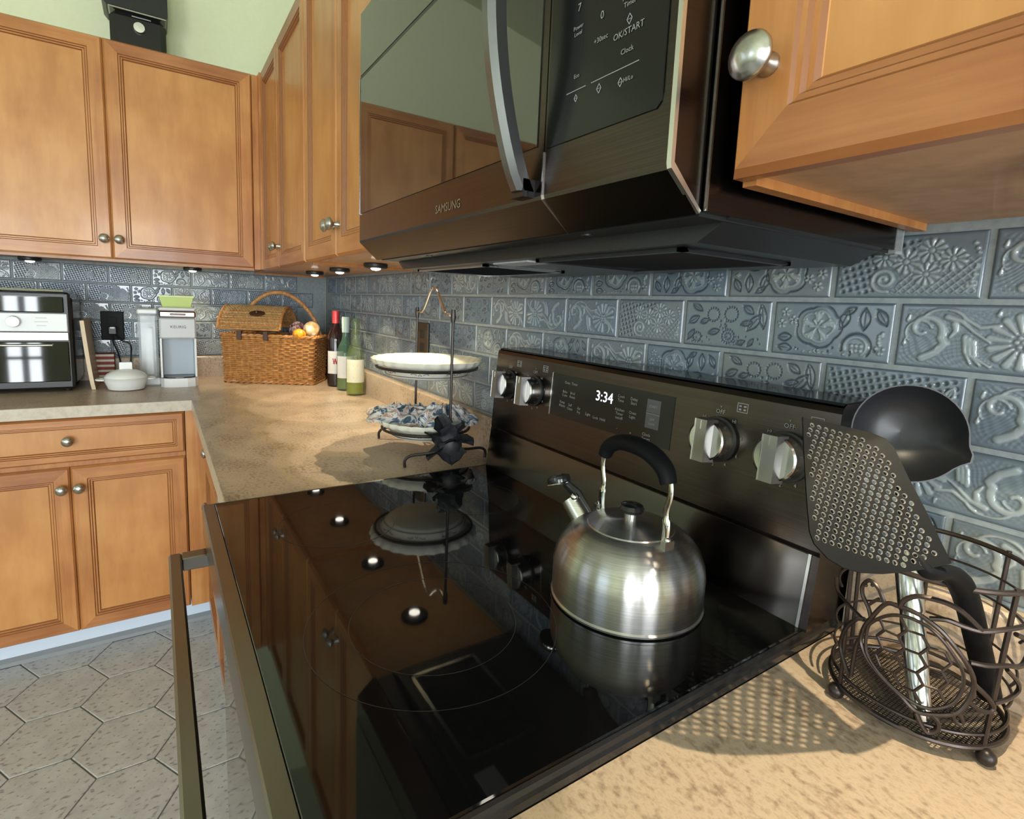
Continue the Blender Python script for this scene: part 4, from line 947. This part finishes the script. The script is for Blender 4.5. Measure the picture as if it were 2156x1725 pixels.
def dish(z, R, lab, hgt=.046):
    t = thing('pie_dish', lab, 'dish', (SC.x, SC.y, z))
    flute = lambda th, r, h: 1+(.018*math.cos(th*26) if h > hgt*.62 and r > R*.8 else 0)
    MB().lathe([(1e-7, 0), (R*.66, 0), (R*.70, .004), (R*.80, hgt*.40), (R*.86, hgt*.60), (R*.93, hgt*.66), (R*.985, hgt*.80), (R, hgt*.97), (R*.985, hgt), (R*.95, hgt*.96), (R*.88, hgt*.75), (R*.78, hgt*.42), (R*.66, .008), (1e-7, .007)], 104, fr=flute).build('bowl', M_cream, t, world=False)
    for h_, rr in ((.50, .828), (.16, .748)): MB().tube([(R*rr*math.cos(2*PI*k/72), R*rr*math.sin(2*PI*k/72), hgt*h_) for k in range(72)], .0007, 5, True).build('painted_line', M_blueline, t, world=False)
    for k in range(8):
        a = 2*PI*k/8+.2; c = Vector((R*.783*math.cos(a), R*.783*math.sin(a), hgt*.31)); s_ = Vector((-math.sin(a), math.cos(a), 0))
        mb = MB()
        for e in (-1, 1): mb.tube(catmull([c+s_*(e*.022)+Zv*.001, c+s_*(e*.015)+Zv*.003, c+s_*(e*.008)], 4), .0007, 5)
        for e in (-.003, 0, .003): mb.sphere(c+s_*e+Zv*(.0015 if e == 0 else -.001), .0012, 6)
        mb.build('painted_sprig', M_blueline, t, world=False)
    return t
dish(1.119, .140, 'empty cream pie dish with fluted rim on the upper tier of the stand')
dish(.9640, .122, 'cream fluted pie dish on the lower tier, full of cloth')
# crumpled cloths in the lower dish
def cloth(c, R, amp, seed, lab, hh, sq=(1, 1), ang=0.0):
    rr = np.random.RandomState(seed); ph = rr.rand(6)*6.28; rows = []; nb = []
    n, m_ = 72, 26
    for i in range(m_):
        t = i/(m_-1); row = []
        for k in range(n):
            a = 2*PI*k/n
            rad = R*t*(1+.10*math.sin(3*a+ph[0])+.07*math.sin(7*a+ph[1])*t)
            f = .5*math.sin(9*a+ph[2]+5*t)+.35*math.sin(17*a+ph[3]-6*t)+.3*math.sin(14*t+ph[4]+2*math.sin(3*a))
            z = hh*(1-t**2.2)+amp*f*min(1, t*3)*(1-.45*t)-.004*t
            x = rad*math.cos(a)*sq[0]; y = rad*math.sin(a)*sq[1]
            row.append((x*math.cos(ang)-y*math.sin(ang), x*math.sin(ang)+y*math.cos(ang), z))
        rows.append(row)
    low = [[(x*.97, y*.97, max(-.012, z-.007)) for x, y, z in r_] for r_ in rows]
    mb = MB().grid(rows, closeu=True); mb.grid(low[::-1], closeu=True); mb.grid([rows[-1], low[-1]], closeu=True)
    o = mb.build('cloth_napkin', M_cloth, autosm=80); o.location = c
    return tag(o, lab, 'cloth', 'crumpled cloths in the lower dish')
cloth((SC.x-.040, SC.y-.030, 1.011), .118, .012, 4, 'crumpled blue and rust patterned cloth on the hamper side of the lower dish', .022, (1.12, .85), .5)
cloth((SC.x+.045, SC.y+.030, 1.013), .086, .011, 9, 'dark teal and white crumpled cloth on the range side of the lower dish', .034, (1.0, 1.0), 1.2)

# ------------------------------------------------------------------ wicker picnic hamper
ha = math.atan2(.347, .21)                      # direction of the long front side
HL, HD, HH = .405, .20, .214
hm = thing('picnic_hamper', 'honey wicker picnic hamper with arched handle in the corner', 'basket', (.22, -.51, CT+.001), ha)
# local: x along the front, y into the corner (left of x), z up ; the front face is y = 0
def perim(z, n=132, inset=0.0):
    f = 1+.055*(z/HH-.5); L_, D_ = HL*f, HD*f; ox, oy = (HL-L_)/2, (HD-D_)/2; r_ = .022; pts = []
    seq = [((L_-r_, r_), -PI/2), ((L_-r_, D_-r_), 0), ((r_, D_-r_), PI/2), ((r_, r_), PI)]
    for (c, a0) in seq:
        for k in range(7): a = a0+PI/2*k/6; pts.append((ox+c[0]+(r_-inset)*math.cos(a), oy+c[1]+(r_-inset)*math.sin(a)))
    out = []; tot = [0]
    P = pts+[pts[0]]
    for i in range(len(pts)): tot.append(tot[-1]+math.hypot(P[i+1][0]-P[i][0], P[i+1][1]-P[i][1]))
    i = 0
    for k in range(n):
        s_ = tot[-1]*k/n
        while tot[i+1] < s_: i += 1
        t = (s_-tot[i])/max(1e-9, tot[i+1]-tot[i]); p = (P[i][0]+(P[i+1][0]-P[i][0])*t, P[i][1]+(P[i+1][1]-P[i][1])*t)
        d = (P[i+1][0]-P[i][0], P[i+1][1]-P[i][1]); l_ = math.hypot(*d) or 1
        out.append((p[0], p[1], d[1]/l_, -d[0]/l_))
    return out
MB().grid([[(x-nx*.005, y-ny*.005, z) for x, y, nx, ny in perim(z)] for z in (.006, .10, HH-.004)], closeu=True).build('lining', M_wicker, hm, world=False)
wv = MB(); nst = 44
rowsz = [.008+.0088*k for k in range(23)]
for q_, z in enumerate(rowsz):
    pp = perim(z); n = len(pp); band = 3 <= q_ <= 5 or q_ > 20
    pts = []
    for k, (x, y, nx, ny) in enumerate(pp):
        ph = PI*k*nst/n; o_ = .0034*math.sin(ph+(PI if q_ % 2 else 0)) if not band else .0028*math.sin(ph*2+q_)
        pts.append((x+nx*o_, y+ny*o_, z+(.0010*math.sin(ph*.5+q_))))
    wv.tube(pts, .0041 if not band else .0046, 5, True)
wv.build('woven_side', M_wicker, hm, world=False)
sk = MB()
for k in range(nst):
    a = perim(.004, nst)[k]; b = perim(HH, nst)[k]; sk.tube([(a[0], a[1], .004), (b[0], b[1], HH)], .0026, 5)
sk.build('stakes', M_wicker2, hm, world=False)
for z, r_ in ((.006, .0065), (HH, .0075)):
    pp = perim(z, 160); mb = MB()
    for s_ in (0, PI): mb.tube([(x+nx*.004*math.cos(k*.75+s_), y+ny*.004*math.cos(k*.75+s_), z+.004*math.sin(k*.75+s_)) for k, (x, y, nx, ny) in enumerate(perim(z, 167))], r_*.72, 6, True)
    mb.build('braided_rim', M_wicker, hm, world=False)
# barrel-topped lid over the left part
LW = .268
def lidp(t): # cross-section from the front rim over to the back rim
    return (-.010+(HD+.02)*t, HH+.010+.124*math.sin(PI*t)**.55*(1-.10*t))
lm = MB(); ns = 30
for i in range(ns+1):
    t = .02+.96*i/ns; y, z = lidp(t); pts = []
    for k in range(61):
        x = -.008+LW*k/60; o_ = .0024*math.sin(PI*k/1.5+(PI if i % 2 else 0)); y2, z2 = lidp(min(.999, t+.01)); dy, dz = y2-y, z2-z; l_ = math.hypot(dy, dz)
        pts.append((x, y-dz/l_*o_*1, z+dy/l_*o_))
    lm.tube(pts, .0040, 5)
lid = lm.build('lid', M_wicker2, hm, world=False)
MB().grid([[(x, lidp(.03+.94*i/20)[0], lidp(.03+.94*i/20)[1]-.003) for x in (-.006, LW*.5, LW-.010)] for i in range(21)]).build('lid_lining', M_wicker, lid, world=False)
for x in (-.010, LW-.008):
    MB().tube([(x, *lidp(.01+.98*k/24)) for k in range(25)], .0065, 7).build('lid_edge', M_wicker, lid, world=False)
for t in (.01, .20): MB().tube([(-.010, *lidp(t)), (LW-.008, *lidp(t))], .0052, 7).build('lid_edge', M_wicker, lid, world=False)
y_, z_ = lidp(.17)
MB().lathe([(1e-7, .004), (.018, .004), (.022, .002), (.022, -.002)], 28, (.150, y_-.004, z_+.004), (0, -.55, .8), sx=1.55, sy=.85).build('leather_badge', M_leather, lid, world=False)
MB().lathe([(.0045, .0), (.004, .004), (1e-7, .006)], 14, (.150, y_-.008, z_+.008), (0, -.55, .8)).build('brass_stud', M_edge, lid, world=False)
for x in (.085, .200):
    MB().cbox((x-.011, -.016, HH-.020), (x+.011, -.010, HH+.022), .002).build('leather_strap', M_leather, hm, world=False)
# end panel of the open right part and arched handle
hp3 = [(.02+(HL-.03)*t*1.02, HD*.55, HH+.196*math.sin(PI*t)**.62) for t in [k/28 for k in range(29)]]
MB().tube(hp3, .0085, 10, flat=.75).build('carry_handle', M_wicker, hm, world=False)
MB().tube([(p[0]+.002*math.sin(i*2.2), p[1]+.0065*math.cos(i*2.2), p[2]) for i, p in enumerate(catmull(hp3, 3))], .003, 5).build('handle_wrap', M_wicker2, hm, world=False)
Mh = Matrix.Translation(hm.location) @ Matrix.Rotation(ha, 4, 'Z')
def hw_(x, y, z): return Mh @ Vector((x, y, z))
def lump(name, c, r, sz, m, lab, cat, seed, amp=.16):
    rr = np.random.RandomState(seed).rand(6)*6
    f = lambda th, r_, h: 1+amp*(.5*math.sin(3*th+rr[0]+h*60)+.35*math.sin(5*th+rr[1]-h*90)+.3*math.sin(8*th+rr[2]+h*40))
    o = MB().sphere((0, 0, 0), r, 40, sz, f).build(name, m, autosm=80); o.location = c; return tag(o, lab, cat, 'food packets in the picnic hamper')
lump('sweets_bag', hw_(.315, .055, HH+.022), .036, 1.35, M_purple, 'clear bag of dark berry sweets poking out of the wicker hamper', 'bag', 1)
lump('snack_packet', hw_(.338, .012, HH+.012), .027, .95, M_orange, 'small orange foil snack packet at the hamper rim', 'packet', 2, .22)
lump('bread_bag', hw_(.378, .060, HH+.030), .036, 1.15, M_bread, 'pale bread roll in clear wrap beside the hamper handle', 'bag', 3)

# ------------------------------------------------------------------ wine bottles
def bottle(x, y, lab, glass, cap, labm, hgt, wine=None, kind=0):
    t = thing('wine_bottle', lab, 'bottle', (x, y, CT+.0005), group='wine bottles in the corner')
    k = hgt/.30
    sh = (.185 if kind == 0 else .150)*k
    outer = [(1e-7, .004), (.030, .0), (.0365, .004), (.037, .012), (.037, sh), (.0345, sh+.018*k), (.026, sh+.038*k), (.017, sh+.055*k), (.0145, sh+.075*k), (.0138, hgt-.028), (.0155, hgt-.026), (.0155, hgt-.004), (.0145, hgt), (1e-7, hgt)]
    b = MB().lathe(outer, 40).build('glass', glass, t, world=False)
    if wine: MB().lathe([(1e-7, .007), (.0345, .008), (.0345, .075), (1e-7, .075)], 32).build('wine', wine, t, world=False)
    MB().lathe([(.0152, hgt-.062*k), (.0162, hgt-.030), (.0165, hgt-.004), (.0155, hgt+.0008), (1e-7, hgt+.0010)], 28).build('capsule', cap, t, world=False)
    # paper label wraps the side that faces the room
    a0 = math.atan2(CAM.y-y, CAM.x-x); rows = []
    for z in (.052*k, .142*k): rows.append([(.0374*math.cos(a0-1.15+2.3*i/20), .0374*math.sin(a0-1.15+2.3*i/20), z) for i in range(21)])
    lb = MB().grid(rows).build('paper_label', labm, t, world=False)
    mb = MB()
    def pl(u, z): a = a0+u/.0376; return (.0377*math.cos(a), .0377*math.sin(a), z)
    if kind == 0:
        zc = .102*k
        for k2 in range(2):
            for (u0, u1, s_) in ((-.013, -.008, 1), (-.008, -.003, -1)):
                u0 += k2*.010; u1 += k2*.010; z0, z1 = (zc+.013, zc-.013) if s_ == 1 else (zc-.013, zc+.013)
                mb.add([pl(u0-.0022, z0), pl(u0+.0022, z0), pl(u1+.0022, z1), pl(u1-.0022, z1)], [(0, 1, 2, 3)])
        mb.build('red_emblem', M_redprint, lb, world=False)
        mb = MB()
        for z in (.070, .066, .128): mb.add([pl(-.014, z*k), pl(.014, z*k), pl(.014, z*k+.0012), pl(-.014, z*k+.0012)], [(0, 1, 2, 3)])
        mb.build('label_print', M_darkprint, lb, world=False)
    else:
        for z, w_ in ((.125, .012), (.118, .009), (.075, .010), (.070, .008)): mb.add([pl(-w_, z*k), pl(w_, z*k), pl(w_, z*k+.0013), pl(-w_, z*k+.0013)], [(0, 1, 2, 3)])
        mb.build('label_print', M_darkprint, lb, world=False)
    return t
bottle(.462, -.072, 'dark red wine bottle with red capsule beside the hamper', M_redglass, M_foil, M_label, .338)
bottle(.585, -.064, 'middle wine bottle of pale green glass with mint capsule', M_greenglass, M_mintfoil, M_label, .315, M_wine, 1)
bottle(.720, -.063, 'clear olive bottle of white wine, nearest the dish stand', M_oliveglass, M_oliveglass, M_label2, .315, M_wine, 1)

# ------------------------------------------------------------------ single-serve coffee maker
cx0, cx1, cy0, cy1 = .045, .300, -.739, -.608
cm = thing('coffee_maker', 'slim white pod coffee maker with clear water tank', 'coffee maker', (.17, (cy0+cy1)/2, CT+.0005))
MB().cbox((cx0, cy0+.004, CT), (.215, cy1-.004, 1.236), .008).build('body', M_ltgrey, cm)
MB().cbox((.205, cy0, 1.114), (cx1, cy1, 1.200), .006).build('brew_head', M_ltgrey, cm)
MB().cbox((.060, cy0, 1.201), (cx1+.001, cy1, 1.229), .006).build('top_band', M_bronzeband, cm)
MB().cbox((.060, cy0, 1.2295), (cx1-.004, cy1, 1.242), .005).build('lid', M_white, cm)
MB().cbox((cx1-.002, -.70, 1.211), (cx1+.004, -.645, 1.219), .002).build('lid_latch', M_blackss, cm)
MB().cbox((.216, cy0+.008, .954), (.222, cy1-.008, 1.113), .002).build('cavity_panel', M_bluegrey, cm)
for y in (cy0, cy1-.008): MB().cbox((.205, y, .952), (.290, y+.008, 1.116), .002).build('side_wing', M_white, cm)
def dpoly_(x0, x1, y0, y1): return [(x0, y0), (x1-.03, y0), (x1-.01, y0+.012), (x1, y0+.04), (x1, y1-.04), (x1-.01, y1-.012), (x1-.03, y1), (x0, y1)]
bs = MB().prism(dpoly_(.10, .318, cy0-.002, cy1+.002), 2, CT, .950).build('base', M_white, cm)
MB().prism(dpoly_(.222, .305, cy0+.010, cy1-.010), 2, .9502, .9545).build('drip_tray', M_blackss, bs)
mb = MB(); text(mb, 'KEURIG', (cx1+.0006, -.672, 1.163), (0, 1, 0), (0, 0, 1), .0165); mb.build('lettering', M_darkprint, cm)
# water tank on the left side
tk = MB().cbox((.085, -.812, .945), (.235, cy0-.006, 1.210), .008).build('water_tank', M_clear, cm)
MB().cbox((.083, -.814, 1.2105), (.237, cy0-.004, 1.232), .005).build('tank_lid', M_white, tk)
MB().cbox((.083, -.814, CT), (.240, cy0-.001, .9445), .005).build('tank_base', M_white, tk)
MB().cbox((.150, -.790, .950), (.165, -.762, 1.150), .003).build('tank_filter', M_white, tk)
tr = thing('ceramic_planter', 'lime green tapered dish on top of the coffee maker', 'dish', (.19, -.674, 1.2425))
n = 4
def sq(hx_, hy_, z): return [(-hx_, -hy_, z), (hx_, -hy_, z), (hx_, hy_, z), (-hx_, hy_, z)]
MB().grid([sq(.045, .050, 0), sq(.060, .062, .046), sq(.055, .057, .046), sq(.043, .047, .005)], closeu=True, smooth=False).add(sq(.045, .050, 0), [(0, 1, 2, 3)]).add(sq(.043, .047, .005), [(0, 1, 2, 3)]).build('bowl', M_lime, tr, world=False)
MB().grid([sq(.060, .062, .043), sq(.0625, .0645, .043), sq(.0625, .0645, .048), sq(.055, .057, .048)], closeu=True, smooth=False).build('rim', M_lime, tr, world=False)

# ------------------------------------------------------------------ casserole
cs = thing('casserole_dish', 'small white lidded casserole between the cutting board and coffee maker', 'casserole', (.318, -.856, CT+.0005))
MB().lathe([(1e-7, 0), (.052, 0), (.060, .004), (.0715, .034), (.0735, .044), (.0755, .046), (.0735, .048), (.066, .040), (.050, .006), (1e-7, .006)], 56).build('pot', M_porcelain, cs, world=False)
ca = math.atan2(CAM.y+.856, CAM.x-.318); cu_ = Vector((-math.sin(ca), math.cos(ca), 0))
for s_ in (1, -1):
    c0 = cu_*(s_*.076)+Zv*.042; f_ = Vector((math.cos(ca), math.sin(ca), 0))
    MB().tube(catmull([c0+f_*.024-cu_*s_*.006, c0+f_*.018+cu_*s_*.012, c0+cu_*s_*.017, c0-f_*.018+cu_*s_*.012, c0-f_*.024-cu_*s_*.006], 5), .0045, 8, flat=1.5).build('side_handle', M_porcelain, cs, world=False)
cl_ = MB().lathe([(.0725, .0485), (.072, .052), (.062, .064), (.040, .077), (.016, .0825), (1e-7, .083)], 56).build('lid', M_porcelain, cs, world=False)
def ck(a, b, z): f_ = Vector((math.cos(ca), math.sin(ca), 0)); return cu_*a+f_*b+Zv*z
MB().hull([ck(a*w_, b*d_, z) for a in (-1, 1) for b in (-1, 1) for (w_, d_, z) in ((.021, .010, .081), (.014, .007, .090), (.020, .009, .100), (.021, .010, .107), (.018, .008, .109))]).build('lid_grip', M_porcelain, cl_, world=False)

# ------------------------------------------------------------------ air fryer oven
ay0, ay1, ax0, ax1 = -1.400, -1.012, .035, .330
af = thing('air_fryer_oven', 'black air fryer oven with glass door and silver control band', 'air fryer', (.18, -1.2, CT+.0005))
MB().cbox((ax0, ay0, CT+.010), (ax1-.02, ay1, 1.285), .022).build('body', M_blackgl, af)
MB().cbox((ax1-.022, ay0+.003, CT+.012), (ax1-.004, ay1-.003, 1.288), .010).build('front_frame', M_blackpl, af)
MB().cbox((ax1-.006, ay0+.012, 1.212), (ax1+.001, ay1-.022, 1.270), .003).build('top_glass', M_blackglass, af)
MB().prism([(ax1-.030, 1.278), (ax1-.004, 1.283), (ax1+.003, 1.289), (ax1-.002, 1.296), (ax1-.040, 1.291)], 1, ay0+.006, ay1-.020).build('chrome_brow', M_chrome, af)
bd_ = MB().cbox((ax1-.006, ay0+.012, 1.142), (ax1+.003, ay1-.014, 1.208), .002).build('control_band', M_white, af)
MB().lathe([(.021, 0), (.021, .003), (.0185, .014), (.0175, .016), (1e-7, .0165)], 36, (ax1+.003, -1.176, 1.178), (1, 0, 0)).build('dial', M_knobsteel, bd_)
mb = MB()
for y, z, w_ in ((-1.10, 1.192, .016), (-1.10, 1.178, .019), (-1.10, 1.164, .014)): mb.box((ax1+.0031, y-w_, z-.0016), (ax1+.0034, y+w_, z+.0016))
mb.build('printed_marks', M_ltgrey, bd_)['kind'] = 'stuff'
MB().cbox((ax1-.006, ay0+.012, 1.108), (ax1+.002, ay1-.012, 1.140), .002).build('steel_strip', M_darkss, af)
gd = MB().cbox((ax1-.006, ay0+.014, .955), (ax1+.000, ay1-.014, 1.104), .003).build('glass_door', M_blackglass, af)
MB().tube([(ax1+.010, ay0+.03, 1.092), (ax1+.010, ay1-.06, 1.092)], .0045, 10).build('door_handle', M_chrome, gd)
for y in (ay0+.04, ay1-.07): MB().cbox((ax1-.001, y, 1.088), (ax1+.010, y+.010, 1.096), .001).build('handle_post', M_chrome, gd)
for x in (.06, .28):
    for y in (ay0+.03, ay1-.03): MB().lathe([(.012, CT), (.014, CT+.012), (1e-7, CT+.012)], 14, (x, y, 0)).build('foot', M_blackpl, af)

# ------------------------------------------------------------------ cutting board leaning on the air fryer
bo = thing('cutting_board', 'pale wooden cutting board leaning against the air fryer side', 'cutting board', (.20, -.97, CT+.0005))
pl_ = []
for k in range(13): t = k/12; pl_.append((.300-.012*math.sin(PI*t)-.050*t**2.2*0, CT+.001+.270*t))
def lean(z): return -.9665-.026*((z-CT)/.27)**.75
mb = MB(); rows = []
zs = [CT+.001+.268*k/12 for k in range(13)]
f1 = [[(.070, lean(z)+.012, z), (.185, lean(z)+.012, z), (.300, lean(z)+.012, z)] for z in zs]; f0 = [[(x, y-.013, z) for x, y, z in r_] for r_ in f1]
mb.grid(f1); mb.grid(f0[::-1]); mb.grid([f1[0], f0[0]]); mb.grid([f1[-1], f0[-1]]); mb.grid([[r_[0] for r_ in f1], [r_[0] for r_ in f0]])
mb.build('board', M_board, bo)
MB().grid([[(.3005, r_[2][1], r_[2][2]) for r_ in f1], [(.3005, r_[2][1], r_[2][2]) for r_ in f0]]).build('front_edge', M_boardedge, bo)
# striped tea box
tb = thing('tea_box', 'small red and cream striped card box behind the casserole', 'box', (.062, -.925, CT+.0005))
MB().cbox((.024, -.970, CT), (.085, -.905, 1.034), .001).build('carton', M_redstripe, tb)
for k in range(5): MB().box((.0849, -.970, .935+.022*k), (.0856, -.905, .944+.022*k)).build('stripe', M_label2, tb)

# ------------------------------------------------------------------ outlets, plug and cord
ol = thing('power_outlet', 'black power outlet plate on the back tiles above the casserole', 'outlet', (.004, -.910, 1.150))
MB().cbox((.0005, -.950, 1.088), (.0075, -.868, 1.212), .003).build('plate', M_outlet, ol)
for z in (1.128, 1.172): MB().cbox((.0070, -.926, z-.015), (.0090, -.893, z+.015), .001).build('socket', M_outlet, ol)
pg = thing('power_plug', 'black plug with cord in the lower socket of the back wall outlet', 'plug', (.012, -.908, 1.130))
MB().cbox((.0095, -.925, 1.112), (.036, -.893, 1.148), .004).build('plug_body', M_blackpl, pg)
MB().cbox((.0365, -.917, 1.138), (.0385, -.900, 1.146), .001).build('plug_face', M_white, pg)
MB().tube(catmull([(.030, -.912, 1.112), (.036, -.908, 1.08), (.036, -.895, 1.04), (.034, -.886, .99), (.030, -.88, CT+.004)], 6), .0032, 7).build('cord', M_blackpl, pg)
MB().tube(catmull([(.028, -.900, 1.112), (.045, -.880, 1.090), (.050, -.848, 1.072), (.040, -.846, 1.03), (.034, -.852, .97), (.03, -.850, CT+.004)], 6), .0032, 7).build('cord', M_blackpl, pg)
o2 = thing('power_outlet', 'dark brown outlet plate on the range wall behind the dish stand', 'outlet', (1.257, -.003, 1.180))
MB().cbox((1.214, -.0005, 1.120), (1.300, -.0075, 1.240), .003).build('plate', M_bronzepl, o2)
for z in (1.158, 1.202): MB().cbox((1.241, -.0070, z-.015), (1.274, -.0090, z+.015), .001).build('socket', M_blackpl, o2)

# ------------------------------------------------------------------ black appliance on top of the cabinets
cn = thing('countertop_fryer', 'black appliance with round silver dial on top of the wall cabinets', 'appliance', (.14, -.765, CTOP+.0005))
MB().cbox((.030, -.858, CTOP), (.175, -.672, 2.385), .020).build('body', M_blackgl, cn)
MB().prism([(-.866, 2.392), (-.668, 2.392), (-.664, 2.40), (-.664, 2.56), (-.875, 2.56), (-.880, 2.41)], 0, .022, .180).build('upper_drawer', M_blackpl, cn)
MB().cbox((.026, -.860, 2.3852), (.179, -.670, 2.3915), .001).build('silver_line', M_edge, cn)
MB().lathe([(.021, 0), (.021, .004), (.0185, .012), (1e-7, .0125)], 36, (.175, -.762, 2.332), (1, 0, 0)).build('dial', M_bright, cn)
MB().box((.1751, -.785, 2.3695), (.1754, -.722, 2.3735)).build('printed_mark', M_print, cn)
